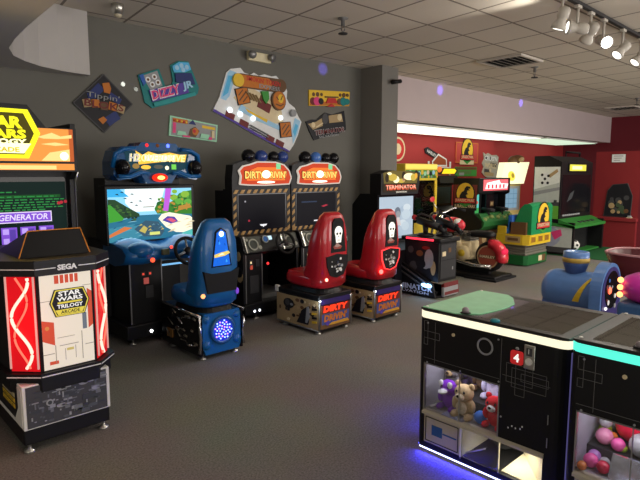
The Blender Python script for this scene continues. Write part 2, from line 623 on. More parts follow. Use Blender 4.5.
P_BLK, P_NAVY = paint('black', (0.012, 0.012, 0.016)), paint('navy', (0.02, 0.035, 0.16))
P_ORG, P_YEL = paint('orange', (0.55, 0.17, 0.02)), paint('yellow', (0.80, 0.52, 0.04))
P_WHT, P_CRM = paint('white', (0.78, 0.80, 0.80)), paint('cream', (0.70, 0.58, 0.36))
P_TEAL, P_CYN = paint('teal', (0.01, 0.20, 0.20)), paint('cyan', (0.10, 0.48, 0.80))
P_SKY, P_PNK = paint('sky', (0.35, 0.62, 0.85)), paint('pink', (0.75, 0.06, 0.22))
P_GRN, P_LGRN = paint('green', (0.05, 0.30, 0.05)), paint('mint', (0.35, 0.70, 0.48))
P_RED, P_MAR = paint('red', (0.55, 0.03, 0.03)), paint('maroon', (0.16, 0.02, 0.02))
P_BRN, P_TAN = paint('brown', (0.14, 0.07, 0.03)), paint('tan', (0.42, 0.30, 0.15))
P_PUR, P_GRY = paint('purple', (0.09, 0.05, 0.35)), paint('grey', (0.30, 0.31, 0.32))
P_DGR, P_BLU = paint('charcoal', (0.06, 0.06, 0.065)), paint('blue', (0.03, 0.12, 0.45))


class Sign:
    """a flat board on a wall; coordinates are wall coordinates (u, v)"""
    def __init__(s, cx, cz, y=6.05, th=0.02):
        s.m = M()
        s.c = (cx, cz)
        s.F = FR((-cx, 0, -cz))
        s.y = y
        s.k = th
        s.th = th

    def base(s, pts, m):
        s.m.fp(s.F, pts, m, 0.0, s.th)

    def up(s):
        s.k += 0.0012
        return s.th - 0.004, s.k

    def poly(s, pts, m):
        s.m.fp(s.F, pts, m, *s.up())

    def disc(s, x, y, r, m, ry=None, rot=0):
        s.m.fd(s.F, x, y, r, m, *s.up(), ry=ry, rot=rot)

    def line(s, pts, w, m, closed=False):
        s.m.fline(s.F, pts, w, m, *s.up(), closed=closed)

    def text(s, t, x, y, w, h, m, rot=0.0, shear=0.0, bold=0.0):
        s.up()
        s.m.text(s.F, t, x, y, w, h, m, s.k, rot, shear, bold)

    def done(s, name, label, cat='wall sign', group=None):
        return tag_loc(s.m.build(name), (s.c[0], s.y, s.c[1]), label, cat, group)


def tag_loc(o, loc, label, cat, group=None):
    o.location = loc
    return tag(o, label, cat, group)


def rquad(cx, cy, w, h, a):
    ca, sa = math.cos(a), math.sin(a)
    return [(cx + x * ca - y * sa, cy + x * sa + y * ca) for x, y in ((-w / 2, -h / 2), (w / 2, -h / 2), (w / 2, h / 2), (-w / 2, h / 2))]


# diamond board
s = Sign(2.47, 2.40)
D = [(2.15, 2.385), (2.465, 2.095), (2.80, 2.425), (2.485, 2.715)]
s.base(D, P_BLK)
s.line(D, 0.012, P_DGR, True)
for cx, cy, w, h, a, m in ((2.40, 2.53, 0.16, 0.09, 0.8, P_NAVY), (2.60, 2.47, 0.14, 0.07, -0.5, P_NAVY), (2.56, 2.25, 0.16, 0.10, 0.6, P_NAVY), (2.35, 2.48, 0.10, 0.06, 0.2, P_NAVY)):
    s.poly(rquad(cx, cy, w, h, a), m)
s.poly([(2.465, 2.62), (2.54, 2.635), (2.56, 2.57), (2.545, 2.515), (2.48, 2.525)], P_ORG)
s.poly([(2.40, 2.23), (2.45, 2.18), (2.50, 2.23), (2.46, 2.265)], P_ORG)
for k in range(5):
    s.poly(rquad(2.29 + k * 0.092, 2.395 - k * 0.009 + 0.012 * (k % 2), 0.085, 0.085, 0.2 - 0.13 * k), (P_TAN, P_ORG, P_BRN, P_ORG, P_TAN)[k])
s.text("BLOKS", 2.475, 2.385, 0.43, 0.075, P_MAR, -0.08, bold=0.02)
s.text("Tippin'", 2.465, 2.47, 0.36, 0.075, P_GRY, -0.08)
s.done('diamond_sign', 'black diamond sign of orange blocks on the grey wall')

# U shaped board
s = Sign(3.27, 2.68)
U = [(2.88, 2.76), (3.14, 2.86), (3.20, 2.72), (3.215, 2.67), (3.30, 2.70), (3.32, 2.74), (3.29, 2.92), (3.40, 2.985), (3.53, 2.995), (3.60, 2.86), (3.67, 2.70), (3.65, 2.62), (3.55, 2.575), (3.25, 2.46), (3.04, 2.40), (2.95, 2.46), (2.92, 2.60)]
s.base(U, P_TEAL)
s.poly([(2.93, 2.755), (3.12, 2.835), (3.18, 2.67), (3.03, 2.60)], P_GRY)
for a in ((3.0, 2.72), (3.08, 2.76), (3.05, 2.67), (3.12, 2.70)):
    s.disc(*a, 0.032, P_WHT)
    s.disc(a[0], a[1], 0.016, P_BRN)
s.poly([(2.89, 2.755), (2.94, 2.775), (2.97, 2.68), (2.94, 2.64)], P_BLU)
s.poly([(3.31, 2.91), (3.40, 2.97), (3.53, 2.98), (3.56, 2.90), (3.48, 2.86), (3.33, 2.84)], P_CYN)
for a in ((3.37, 2.90), (3.43, 2.93), (3.50, 2.92), (3.45, 2.885)):
    s.disc(*a, 0.028, P_SKY)
s.poly([(3.34, 2.83), (3.46, 2.85), (3.56, 2.86), (3.61, 2.73), (3.50, 2.72), (3.35, 2.73)], P_NAVY)
s.poly([(3.00, 2.60), (3.48, 2.745), (3.52, 2.62), (3.04, 2.47)], P_PUR)
s.poly([(3.05, 2.46), (3.60, 2.64), (3.62, 2.60), (3.25, 2.475), (3.06, 2.42)], paint('deep_teal', (0.02, 0.30, 0.30)))
s.text("DIZZY", 3.21, 2.60, 0.40, 0.12, P_WHT, 0.31, 0.1, 0.05)
s.text("DIZZY", 3.21, 2.60, 0.38, 0.10, P_PNK, 0.31, 0.1, 0.03)
s.text("JR", 3.50, 2.70, 0.15, 0.11, P_SKY, 0.31, 0.1, 0.04)
s.done('cutout_sign', 'teal U-shaped sign with pink lettering on the grey wall')

# narrow pinball style strip
s = Sign(3.585, 2.19)
S = [(3.24, 2.095), (3.91, 2.045), (3.93, 2.26), (3.265, 2.335)]
s.base(S, P_LGRN)
s.poly([(3.27, 2.105), (3.895, 2.065), (3.91, 2.245), (3.285, 2.315)], P_GRY)
s.poly([(3.30, 2.26), (3.50, 2.245), (3.50, 2.295), (3.30, 2.31)], P_ORG)
s.poly([(3.70, 2.21), (3.89, 2.19), (3.89, 2.225), (3.70, 2.245)], P_YEL)
s.poly([(3.29, 2.13), (3.33, 2.13), (3.34, 2.25), (3.30, 2.26)], P_PNK)
s.poly([(3.50, 2.10), (3.60, 2.09), (3.66, 2.17), (3.60, 2.22), (3.53, 2.19)], P_BRN)
s.disc(3.60, 2.16, 0.045, P_ORG)
s.disc(3.585, 2.165, 0.022, P_RED)
s.poly([(3.51, 2.25), (3.57, 2.30), (3.61, 2.24)], P_NAVY)
s.poly([(3.34, 2.11), (3.48, 2.10), (3.46, 2.15), (3.36, 2.16)], P_LGRN)
s.poly([(3.66, 2.085), (3.78, 2.075), (3.80, 2.13), (3.68, 2.14)], P_LGRN)
s.poly([(3.42, 2.09), (3.52, 2.083), (3.52, 2.105), (3.42, 2.11)], P_PNK)
s.poly([(3.78, 2.07), (3.83, 2.066), (3.84, 2.10), (3.79, 2.10)], P_PNK)
s.poly([(3.83, 2.09), (3.87, 2.09), (3.87, 2.18), (3.83, 2.18)], P_CRM)
for k in range(6):
    s.disc(3.32 + 0.03 * k, 2.28 - 0.003 * k, 0.012, P_YEL if k % 2 else P_RED)
s.done('header_strip', 'small pale green pinball strip sign under the U-shaped sign')

# big snow ship cut-out
s = Sign(4.62, 2.45)
S = [(3.86, 2.43), (3.97, 2.62), (4.08, 2.93), (4.14, 2.985), (4.30, 3.02), (4.36, 2.965), (4.46, 2.95), (4.52, 2.985), (4.60, 2.955), (4.70, 2.985), (4.82, 2.97), (4.90, 2.99), (4.98, 2.93), (5.06, 2.88), (5.10, 2.80), (5.09, 2.70), (5.13, 2.64), (5.24, 2.58), (5.31, 2.46), (5.37, 2.39), (5.30, 2.20), (5.22, 2.06), (5.12, 1.945), (4.90, 2.02), (4.50, 2.17), (4.15, 2.32)]
s.base(S, P_WHT)
s.poly([(3.98, 2.60), (4.10, 2.93), (4.14, 2.97), (4.24, 2.95), (4.18, 2.80), (4.12, 2.64), (4.06, 2.58)], P_SKY)
s.poly([(4.01, 2.62), (4.11, 2.90), (4.17, 2.90), (4.10, 2.68)], P_CYN)
s.poly([(5.18, 2.26), (5.24, 2.44), (5.345, 2.40), (5.29, 2.22), (5.20, 2.07)], P_SKY)
s.poly([(5.20, 2.24), (5.25, 2.36), (5.30, 2.33), (5.24, 2.17)], P_CYN)
s.poly([(3.86, 2.43), (3.88, 2.46), (4.2, 2.33), (4.55, 2.19), (4.92, 2.05), (5.14, 1.965), (5.12, 1.945), (4.90, 2.02), (4.50, 2.17), (4.15, 2.32)], P_PUR)
s.poly([(4.18, 2.63), (4.42, 2.80), (4.70, 2.70), (4.98, 2.55), (5.02, 2.35), (4.70, 2.33), (4.40, 2.42)], P_CRM)
s.poly([(4.30, 2.55), (4.60, 2.42), (4.95, 2.31), (4.94, 2.25), (4.55, 2.36), (4.25, 2.48)], P_SKY)
s.poly([(4.36, 2.51), (4.60, 2.42), (4.74, 2.38), (4.72, 2.34), (4.40, 2.46)], P_YEL)
for x, y in ((4.12, 2.35), (4.34, 2.26), (4.78, 2.08), (4.95, 2.02)):
    s.poly(rquad(x, y + 0.045, 0.14, 0.075, -0.35), P_MAR)
s.poly(rquad(4.68, 2.56, 0.22, 0.12, -0.35), P_MAR)
s.poly(rquad(4.66, 2.66, 0.10, 0.05, -0.35), P_BRN)
for x, y in ((4.32, 2.66), (5.05, 2.26)):
    s.poly(rquad(x, y, 0.205, 0.215, 0.12 if y < 2.4 else 0.25), P_BLK)
    s.poly(rquad(x, y, 0.185, 0.195, 0.12 if y < 2.4 else 0.25), P_ORG)
    s.line([(x - 0.06, y - 0.07), (x + 0.06, y + 0.07)], 0.02, P_BRN)
    s.line([(x - 0.07, y), (x, y + 0.08)], 0.015, P_BRN)
    s.line([(x, y - 0.08), (x + 0.07, y)], 0.015, P_BRN)
s.poly(rrect(4.20, 2.765, 5.06, 2.945, 0.085), P_BRN)
s.poly(rrect(4.215, 2.78, 4.80, 2.93, 0.07), P_ORG)
s.disc(4.25, 2.855, 0.085, P_YEL)
s.text("SMOKIN' TOKEN", 4.66, 2.885, 0.58, 0.065, P_RED, -0.04, bold=0.02)
s.text("EXPRESS", 4.76, 2.81, 0.36, 0.055, P_GRY, -0.04, bold=0.02)
s.poly([(4.62, 2.75), (4.74, 2.76), (4.75, 2.66), (4.70, 2.59), (4.65, 2.64)], P_GRN)
s.disc(4.92, 2.65, 0.125, P_BRN, 0.135)
s.disc(4.925, 2.655, 0.11, P_ORG, 0.12)
s.disc(4.95, 2.68, 0.05, P_YEL, 0.06)
s.line([(4.87, 2.70), (4.91, 2.66)], 0.015, P_BRN)
s.line([(4.98, 2.72), (4.95, 2.66)], 0.015, P_BRN)
s.line([(4.86, 2.60), (4.94, 2.58), (5.0, 2.61)], 0.015, P_BRN)
for k in range(4):
    s.line([(4.37 + k * 0.05, 2.72 - 0.01 * k), (4.45 + k * 0.05, 2.62 - 0.01 * k)], 0.008, P_TAN)
for k in range(2):
    s.line([(4.42, 2.29 - 0.035 * k), (4.72, 2.175 - 0.035 * k)], 0.008, P_GRY)
s.disc(5.18, 2.50, 0.05, P_GRY)
snow = s.done('snow_ship_sign', 'large white ship cut-out sign with orange name board on the grey wall')
bm_ = M()
for x, y in ((4.11, 2.46), (4.27, 2.42), (4.48, 2.38), (4.96, 2.42)):
    bm_.fd(FR((x - 4.62, -0.001, y - 2.45)), 0, 0, 0.035, em('sign_bulb', (0.85, 0.95, 1.0), 1.6), 0.03, 0.05)
bm_.build('lit_bulb', snow)

# two header boards near the column
s = Sign(5.95, 2.78)
s.base([(5.52, 2.635), (6.38, 2.70), (6.39, 2.92), (5.52, 2.865)], P_YEL)
s.poly([(5.53, 2.64), (6.37, 2.705), (6.37, 2.76), (5.53, 2.70)], P_ORG)
for x, w, m in ((5.60, 0.07, P_MAR), (5.68, 0.08, P_PNK), (5.76, 0.06, P_BLK), (6.16, 0.06, P_BRN), (6.24, 0.08, P_TEAL), (6.32, 0.06, P_TEAL)):
    s.disc(x, 2.70 + 0.075 * (x - 5.5), w * 0.9, m, w * 0.8)
    s.disc(x + 0.01, 2.80 + 0.075 * (x - 5.5), w * 0.42, P_BRN)
s.poly([(5.86, 2.70), (6.10, 2.72), (6.06, 2.79), (5.90, 2.78)], P_RED)
s.line([(5.84, 2.79), (6.12, 2.81)], 0.02, P_BRN)
s.poly([(5.88, 2.65), (6.05, 2.66), (5.98, 2.70)], P_RED)
s.done('header_board', 'yellow header board with crouching figures on the grey wall')
s = Sign(5.88, 2.38)
S = [(5.455, 2.40), (5.58, 2.44), (5.68, 2.44), (5.76, 2.50), (5.86, 2.56), (6.0, 2.54), (6.15, 2.58), (6.265, 2.62), (6.30, 2.45), (6.31, 2.33), (6.15, 2.26), (5.9, 2.21), (5.62, 2.135), (5.53, 2.26)]
s.base(S, P_BLK)
s.poly([(5.50, 2.37), (5.66, 2.41), (5.78, 2.47), (5.80, 2.36), (5.60, 2.29)], P_TAN)
s.poly([(5.92, 2.52), (6.20, 2.57), (6.24, 2.45), (5.94, 2.41)], P_TAN)
s.disc(5.85, 2.47, 0.06, P_DGR, 0.08)
s.disc(6.16, 2.51, 0.05, P_CRM)
s.disc(5.60, 2.36, 0.04, P_CRM)
s.line([(5.66, 2.33), (5.80, 2.40)], 0.02, P_CRM)
s.text("TERMINATOR", 5.95, 2.29, 0.66, 0.085, P_GRY, 0.14, bold=0.04)
s.text("TERMINATOR", 5.95, 2.29, 0.63, 0.065, P_MAR, 0.14, bold=0.02)
s.text("SALVATION", 5.92, 2.215, 0.42, 0.035, P_GRY, 0.14, bold=0.02)
s.done('film_board', 'ragged dark header board with red lettering below the yellow board')


# ------------------------------------------------------------------ signs on the red alcove wall
def dino_badge(m, F, cx, cy, w, d=0.0, lit=None):
    """round dinosaur badge with a name banner"""
    yl = lit or P_YEL
    k = w / 0.9
    q = d
    m.fd(F, cx, cy + 0.08 * k, 0.40 * k, P_BLK, q, q + 0.004, ry=0.44 * k)
    m.fd(F, cx, cy + 0.08 * k, 0.36 * k, yl, q, q + 0.006, ry=0.40 * k)
    T = [(-0.25, -0.16), (-0.22, 0.02), (-0.14, 0.14), (-0.05, 0.18), (-0.02, 0.28), (0.06, 0.36), (0.20, 0.34), (0.22, 0.27), (0.12, 0.26), (0.20, 0.20), (0.10, 0.20), (0.07, 0.12), (0.14, 0.06), (0.08, 0.05), (0.03, 0.02), (0.10, -0.08), (0.06, -0.16)]
    m.fp(F, [(cx + x * k, cy + y * k) for x, y in T], P_BLK, q, q + 0.008)
    m.fr(F, cx - 0.44 * k, cy - 0.28 * k, cx + 0.44 * k, cy - 0.08 * k, P_BLK, q, q + 0.009)
    m.fr(F, cx - 0.42 * k, cy - 0.26 * k, cx + 0.42 * k, cy - 0.10 * k, P_RED, q, q + 0.011)
    m.text(F, 'JURASSIC PARK', cx, cy - 0.18 * k, 0.80 * k, 0.135 * k, P_CRM, q + 0.013, bold=0.02)
    m.fp(F, [(cx - 0.28 * k, cy - 0.28 * k), (cx + 0.28 * k, cy - 0.28 * k), (cx, cy - 0.42 * k)], P_GRN, q, q + 0.006)


YW = 7.399
s = Sign(12.1, 2.14, YW)
s.base([(11.58, 1.89), (12.62, 1.89), (12.62, 2.41), (11.58, 2.41)], paint('poster_red', (0.50, 0.06, 0.05)))
for a in ([(11.60, 1.91), (12.60, 1.91), (12.60, 2.39), (11.60, 2.39)],):
    s.line(a, 0.02, P_ORG, True)
s.poly([(11.78, 1.86), (12.42, 1.86), (12.42, 1.98), (11.78, 1.98)], P_CRM)
dino_badge(s.m, s.F, 12.1, 2.16, 0.62, 0.022)
s.text('JURASSIC PARK', 12.1, 2.0, 0.5, 0.08, P_CRM)
s.done('dinosaur_poster', 'red poster with yellow dinosaur badge on the red alcove wall', 'poster')
s = Sign(12.1, 1.68, YW)
s.base([(11.60, 1.57), (12.58, 1.57), (12.58, 1.80), (11.60, 1.80)], P_GRN)
s.poly([(11.62, 1.73), (12.56, 1.73), (12.56, 1.79), (11.62, 1.79)], P_BRN)
s.poly([(11.66, 1.62), (12.3, 1.62), (12.34, 1.71), (11.62, 1.71)], paint('olive', (0.10, 0.20, 0.06)))
s.poly([(11.76, 1.59), (11.98, 1.59), (11.98, 1.66), (11.76, 1.66)], P_GRY)
s.done('green_strip_sign', 'dark green strip sign below the dinosaur poster', 'wall sign')
s = Sign(13.25, 1.85, YW)
S = [(12.88, 2.18), (13.02, 2.13), (13.12, 2.17), (13.30, 2.12), (13.55, 2.13), (13.68, 2.08), (13.66, 1.92), (13.72, 1.80), (13.62, 1.66), (13.58, 1.53), (13.3, 1.50), (13.0, 1.56), (12.85, 1.66), (12.92, 1.80), (12.84, 1.90), (12.93, 2.02)]
s.base(S, paint('sign_grey', (0.42, 0.40, 0.33)))
for (x, y, w, h) in ((13.12, 2.04, 0.34, 0.10), (13.42, 1.86, 0.34, 0.10), (13.1, 1.70, 0.3, 0.1)):
    s.poly(rquad(x, y, w, h, -0.1), P_DGR)
s.text("CRUIS'N", 13.27, 2.03, 0.66, 0.13, P_WHT, -0.05, bold=0.03)
s.text("WORLD", 13.27, 1.84, 0.6, 0.13, P_CRM, -0.05, bold=0.03)
s.poly(rquad(13.2, 1.62, 0.46, 0.09, -0.05), P_TAN)
s.disc(13.25, 1.72, 0.05, P_CRM)
s.done('ragged_sign', 'ragged grey cut-out sign right of the dinosaur poster')
s = Sign(10.75, 1.85, YW)
s.base([(10.30, 2.20), (10.42, 2.24), (10.88, 2.08), (10.86, 1.98), (10.78, 1.97), (10.34, 2.10)], P_BLK)
s.text('HARLEY', 10.58, 2.10, 0.36, 0.07, P_WHT, -0.32, bold=0.02)
s.poly([(10.60, 1.92), (10.85, 2.10), (11.20, 1.98), (11.22, 1.80), (10.62, 1.80)], P_WHT)
s.poly([(10.64, 1.90), (10.85, 2.06), (11.16, 1.96), (11.18, 1.84), (10.66, 1.84)], paint('rust', (0.35, 0.08, 0.03)))
s.poly([(10.42, 1.66), (11.40, 1.66), (11.40, 1.80), (10.42, 1.80)], P_RED)
s.poly([(10.50, 1.68), (11.32, 1.68), (11.32, 1.79), (10.50, 1.79)], P_WHT)
s.poly([(10.44, 1.60), (10.50, 1.60), (10.50, 1.92), (10.44, 1.92)], P_WHT)
s.poly([(11.32, 1.60), (11.38, 1.60), (11.38, 1.92), (11.32, 1.92)], P_WHT)
s.text('HARLEY-DAVIDSON', 10.91, 1.735, 0.74, 0.06, P_ORG, bold=0.02)
s.done('motorcycle_sign', 'slanted black and rust cut-out sign with white bar on the red wall')
s = Sign(9.33, 2.16, YW)
s.base([(9.33 + 0.26 * math.cos(k * PI / 12), 2.16 + 0.26 * math.sin(k * PI / 12)) for k in range(24)], P_CRM)
s.disc(9.33, 2.16, 0.22, P_RED)
s.disc(9.33, 2.16, 0.12, P_CRM)
s.done('round_sign', 'round cream and red sign on the red wall beside the column')

# papers on the maroon walls, dark poster on the ledge


def left_board(name, label, cat, x, yc, zc, w, h, draw, th=0.012):
    m = M()
    F = LEFT(0)
    m.fr(F, -w / 2, -h / 2, w / 2, h / 2, BLACKM, 0, th - 0.002)
    draw(m, F, th - 0.002)
    return tag_loc(m.build(name), (x, yc, zc), label, cat)


def notice(m, F, d):
    m.fr(F, -0.135, -0.085, 0.135, 0.085, P_WHT, d, d + 0.002)
    for k in range(3):
        m.fr(F, -0.10, 0.04 - 0.045 * k, 0.09 - 0.03 * k, 0.055 - 0.045 * k, P_GRY, d, d + 0.003)


left_board('paper_notice', 'white paper notice taped high on the maroon wall', 'notice', 12.995, 4.17, 1.97, 0.28, 0.18, notice)
def darkposter(m, F, d):
    m.fp(F, [(-0.26, -0.36), (0.27, -0.36), (0.29, 0.1), (0.18, 0.36), (-0.1, 0.33), (-0.2, 0.2)], P_BLK, d, d + 0.003)
    rr = random.Random(7)
    for k in range(16):
        m.fd(F, rr.uniform(-0.15, 0.2), rr.uniform(-0.3, 0.26), rr.uniform(0.03, 0.07), rr.choice((P_DGR, P_TAN, P_BRN, P_DGR, paint('dull_green', (0.06, 0.09, 0.05)))), d, d + 0.004 + 0.0003 * k)


m = M()
darkposter(m, LEFT(0), 0.0)
m.fp(LEFT(0), [(-0.27, -0.37), (0.28, -0.37), (0.30, 0.1), (0.19, 0.37), (-0.11, 0.34), (-0.21, 0.21)], P_DGR, -0.02, 0.0)
tag_loc(m.build('cutout_poster'), (12.975, 4.14, 1.06), 'dark painted cut-out poster standing on the ledge of the maroon wall', 'poster')
tag_loc(M().box((-0.05, 0.05), (-0.05, 0.05), (0, 0.012), P_CRM).box((-0.035, 0.035), (-0.035, 0.035), (0.012, 0.05), P_GRY, 0.01).build('token_cup'), (12.93, 3.86, 0.682), 'little pale cup on the end of the maroon ledge', 'cup')


def sheet(m, F, d):
    m.fr(F, -0.11, -0.15, 0.11, 0.15, P_WHT, d, d + 0.002)
    for r_ in range(3):
        for c_ in range(2):
            m.fr(F, -0.08 + 0.09 * c_, -0.12 + 0.09 * r_, -0.02 + 0.09 * c_, -0.06 + 0.09 * r_, P_GRY, d, d + 0.003)


left_board('price_sheet', 'white printed sheet with little grey boxes at the right frame edge', 'notice', 12.995, 3.60, 1.93, 0.24, 0.32, sheet)


# ------------------------------------------------------------------ space shooter cabinet (pedestal + monitor), front at Y 3.36
def feet(t, pts, z=0.07, r=0.022):
    for x, y in pts:
        M().lathe([(0, 0), (r * 1.5, 0), (r * 1.5, 0.012), (r * 0.5, 0.02), (r * 0.5, z), (0, z)], (x, y, 0), (0, 0, 1), SILVER, 12).build('foot', t)


PANEL = em('lit_white_panel', (1.0, 0.90, 0.74), 0.62)
REDGLOW = em('red_backlight', (1.0, 0.012, 0.02), 0.5)
NEON = em('neon_tube', (1.0, 0.60, 0.48), 1.5)
NEON2 = em('neon_tube_dim', (1.0, 0.16, 0.10), 1.4)
sw = thing('arcade_cabinet', 'space shooter cabinet with red neon pedestal and yellow lit marquee at the left frame edge', 'arcade machine', (1.09, 3.36, 0))
# lower box
m = M()
m.box((-0.27, 0.24), (0.02, 0.95), (0.05, 0.16), BLACK, 0.01)
m.box((-0.27, 0.24), (0.0, 0.95), (0.15, 0.42), WHITE, 0.006)
F = FRONT(0.0)
m.fr(F, -0.252, 0.16, 0.218, 0.41, P_DGR, 0, 0.004)
rr = random.Random(11)
GK = [paint('engine_a', (0.16, 0.17, 0.19)), paint('engine_b', (0.09, 0.10, 0.115)), paint('engine_c', (0.30, 0.31, 0.34)), paint('engine_d', (0.05, 0.055, 0.065))]
for k in range(120):
    x, y = rr.uniform(-0.245, 0.18), rr.uniform(0.17, 0.38)
    m.fr(F, x, y, min(x + rr.choice((0.008, 0.012, 0.03, 0.05)), 0.214), min(y + rr.choice((0.006, 0.01, 0.02, 0.035)), 0.395), rr.choice(GK), 0.004, 0.005 + 0.0002 * (k % 20))
for x, y in ((-0.06, 0.36), (-0.06, 0.255), (0.15, 0.31), (0.075, 0.36), (0.16, 0.375)):
    m.fd(F, x, y, 0.028, GK[2], 0.004, 0.010, ry=0.012)
    m.fr(F, x, y - 0.004, x + 0.06, y + 0.004, GK[2], 0.004, 0.010)
m.fd(F, -0.125, 0.29, 0.02, GK[2], 0.004, 0.010)
m.fd(F, -0.125, 0.29, 0.012, GK[3], 0.004, 0.011)
F = LEFT(-0.27)
m.fr(F, -0.94, 0.17, -0.02, 0.40, WHITE, 0, 0.003)
m.fp(F, [(-0.92, 0.19), (-0.16, 0.19), (-0.09, 0.27), (-0.09, 0.40), (-0.92, 0.40)], P_BLK, 0, 0.005)
for k in range(4):
    m.fr(F, -0.40, 0.25 + 0.035 * k, -0.14, 0.275 + 0.035 * k, P_YEL if k != 2 else P_CRM, 0, 0.007)
    m.text(F, 'ARCADE', -0.27, 0.2625 + 0.035 * k, 0.20, 0.016, P_BLK, 0.008)
m.build('lower_cabinet', sw)
feet(sw, [(-0.235, 0.05), (0.205, 0.05), (-0.235, 0.9), (0.205, 0.9)], 0.06)
# lit pedestal: chamfered front
PED = [(-0.285, 0.9), (-0.285, 0.14), (-0.155, 0.0), (0.165, 0.0), (0.285, 0.13), (0.285, 0.9)]


def grow(P, g):
    return [(x * (1 + g / 0.33), y - g if y < 0.5 else y) for x, y in P]


m = M()
m.prism(grow(PED, 0.015), 'xy', 0.365, 0.448, BLACK)
m.prism(grow(PED, 0.035), 'xy', 0.448, 0.482, BLACK)
m.fr(FRONT(-0.035), -0.165, 0.46, 0.178, 0.466, P_WHT, 0, 0.002)
o_ = Vector((-0.171, -0.035, 0))
def chamf(a, b, z0=0.0):
    a, b = Vector((*a, 0)), Vector((*b, 0))
    u = (b - a).normalized()
    return (a + Vector((0, 0, z0)), u, Vector((0, 0, 1)), ), (b - a).length
G35 = grow(PED, 0.035)
for a, b in ((G35[1], G35[2]), (G35[3], G35[4])):
    Fc, L = chamf(a, b)
    m.fr(Fc, 0.0, 0.46, L, 0.466, P_WHT, 0, 0.002)
m.build('lower_trim', sw)
m = M()
m.prism(PED, 'xy', 0.48, 1.06, BLACKM)
m.build('pedestal_body', sw)
m = M()
F = FRONT(0.0)
m.fr(F, -0.15, 0.484, 0.160, 1.058, BLACKM, 0, 0.004)
m.fr(F, -0.142, 0.488, 0.152, 1.055, PANEL, 0, 0.006)
LR, LG, LL, LB = em('panel_red', (0.85, 0.12, 0.06), 0.5), em('panel_line', (0.50, 0.42, 0.34), 0.4), em('panel_light', (1.0, 0.95, 0.84), 0.75), em('panel_bluegrey', (0.25, 0.30, 0.36), 0.4)
m.fr(F, -0.06, 1.0, 0.075, 1.05, LR, 0, 0.007)
for k in range(4):
    m.fr(F, -0.035 + k * 0.028, 1.0, -0.029 + k * 0.028, 1.05, LL, 0, 0.008)
m.fp(F, [(-0.142, 0.665), (-0.075, 0.63), (-0.075, 0.77), (-0.142, 0.79)], LR, 0, 0.007)
m.fd(F, -0.115, 0.74, 0.012, em('panel_orange', (0.9, 0.35, 0.1), 0.5), 0, 0.008)
m.fp(F, [(0.125, 0.70), (0.152, 0.72), (0.152, 0.93), (0.125, 0.95)], LR, 0, 0.007)
m.fr(F, 0.09, 0.70, 0.115, 0.80, LB, 0, 0.007)
for (x0, y0, x1, y1) in ((-0.075, 0.515, -0.071, 0.63), (0.08, 0.515, 0.084, 0.69), (-0.05, 0.62, 0.06, 0.624), (0.10, 0.60, 0.152, 0.604), (-0.142, 0.58, -0.08, 0.584), (-0.02, 0.53, -0.017, 0.60), (-0.142, 0.90, -0.09, 0.903), (0.10, 0.97, 0.15, 0.973), (-0.06, 0.67, 0.04, 0.673), (0.04, 0.53, 0.043, 0.61)):
    m.fr(F, x0, y0, x1, y1, LG, 0, 0.008)
m.fr(F, -0.01, 0.585, 0.03, 0.60, em('panel_yellow', (0.8, 0.65, 0.2), 0.5), 0, 0.008)
m.fr(F, -0.11, 0.515, -0.06, 0.535, LR, 0, 0.008)
m.build('front_panel', sw)
# badge on the panel
m = M()
HEX = [(-0.115, 0.885), (-0.085, 0.80), (0.085, 0.80), (0.115, 0.885), (0.085, 0.965), (-0.085, 0.965)]
cx_ = 0.02
m.fp(F, [(x + cx_, y) for x, y in HEX], BLACK, 0, 0.014)
BY, BW = em('badge_yellow', (0.9, 0.75, 0.10), 0.65), em('badge_white', (1.0, 1.0, 0.95), 0.7)
def hexr(k, c=(0.0, 0.885)):
    return [(c[0] + (x - c[0]) * k + cx_, c[1] + (y - c[1]) * k) for x, y in HEX]
m.fline(F, hexr(0.92), 0.006, BY, 0.012, 0.016, True)
m.text(F, 'STAR', cx_, 0.938, 0.13, 0.03, BW, 0.017, bold=0.03)
m.text(F, 'WARS', cx_, 0.906, 0.15, 0.026, BW, 0.017, bold=0.03)
m.fr(F, cx_ - 0.07, 0.878, cx_ + 0.07, 0.888, BY, 0.012, 0.016)
m.text(F, 'TRILOGY', cx_, 0.862, 0.15, 0.024, BW, 0.017, bold=0.03)
m.fp(F, [(cx_ - 0.085, 0.842), (cx_ + 0.085, 0.842), (cx_ + 0.07, 0.812), (cx_ - 0.07, 0.812)], BY, 0.012, 0.016)
m.text(F, 'ARCADE', cx_, 0.827, 0.11, 0.02, BLACK, 0.018, bold=0.02)
m.build('badge', sw)
# neon sides
for a, b, w_ in ((PED[1], PED[2], 1), (PED[3], PED[4], -1)):
    Fc, L = chamf(a, b)
    m = M()
    m.fr(Fc, 0.01, 0.487, L - 0.008, 1.055, REDGLOW, 0, 0.004)
    pan = m.build('neon_panel', sw)
    for mm, ph, am, rad in ((NEON, 0.3, 0.075, 0.009), (NEON2, 2.0, 0.06, 0.006)):
        n = Fc[1].cross(Fc[2])
        pts = [Fc[0] + Fc[1] * (L * 0.5 + am * w_ * math.sin(ph + k / 40 * 2 * PI * 1.25) * L / 0.26) + Fc[2] * (0.51 + 0.54 * k / 40) + n * 0.02 for k in range(41)]
        M().tube(pts, rad, mm, 8).build('neon_tube', pan)
    # clear tubes at the edges
    mq = M()
    for q in (0.012, L - 0.012):
        p0 = Fc[0] + Fc[1] * q + Fc[1].cross(Fc[2]) * 0.012
        mq.tube([p0 + Vector((0, 0, 0.505)), p0 + Vector((0, 0, 1.055))], 0.006, em('tube_pale', (1.0, 0.5, 0.42), 0.6))
    mq.build('edge_tube', pan)
light('neon_glow', 'POINT', (-0.30, -0.10, 0.78), 2.2, (1.0, 0.10, 0.08), parent=sw, shadow_soft_size=0.12)
m = M()
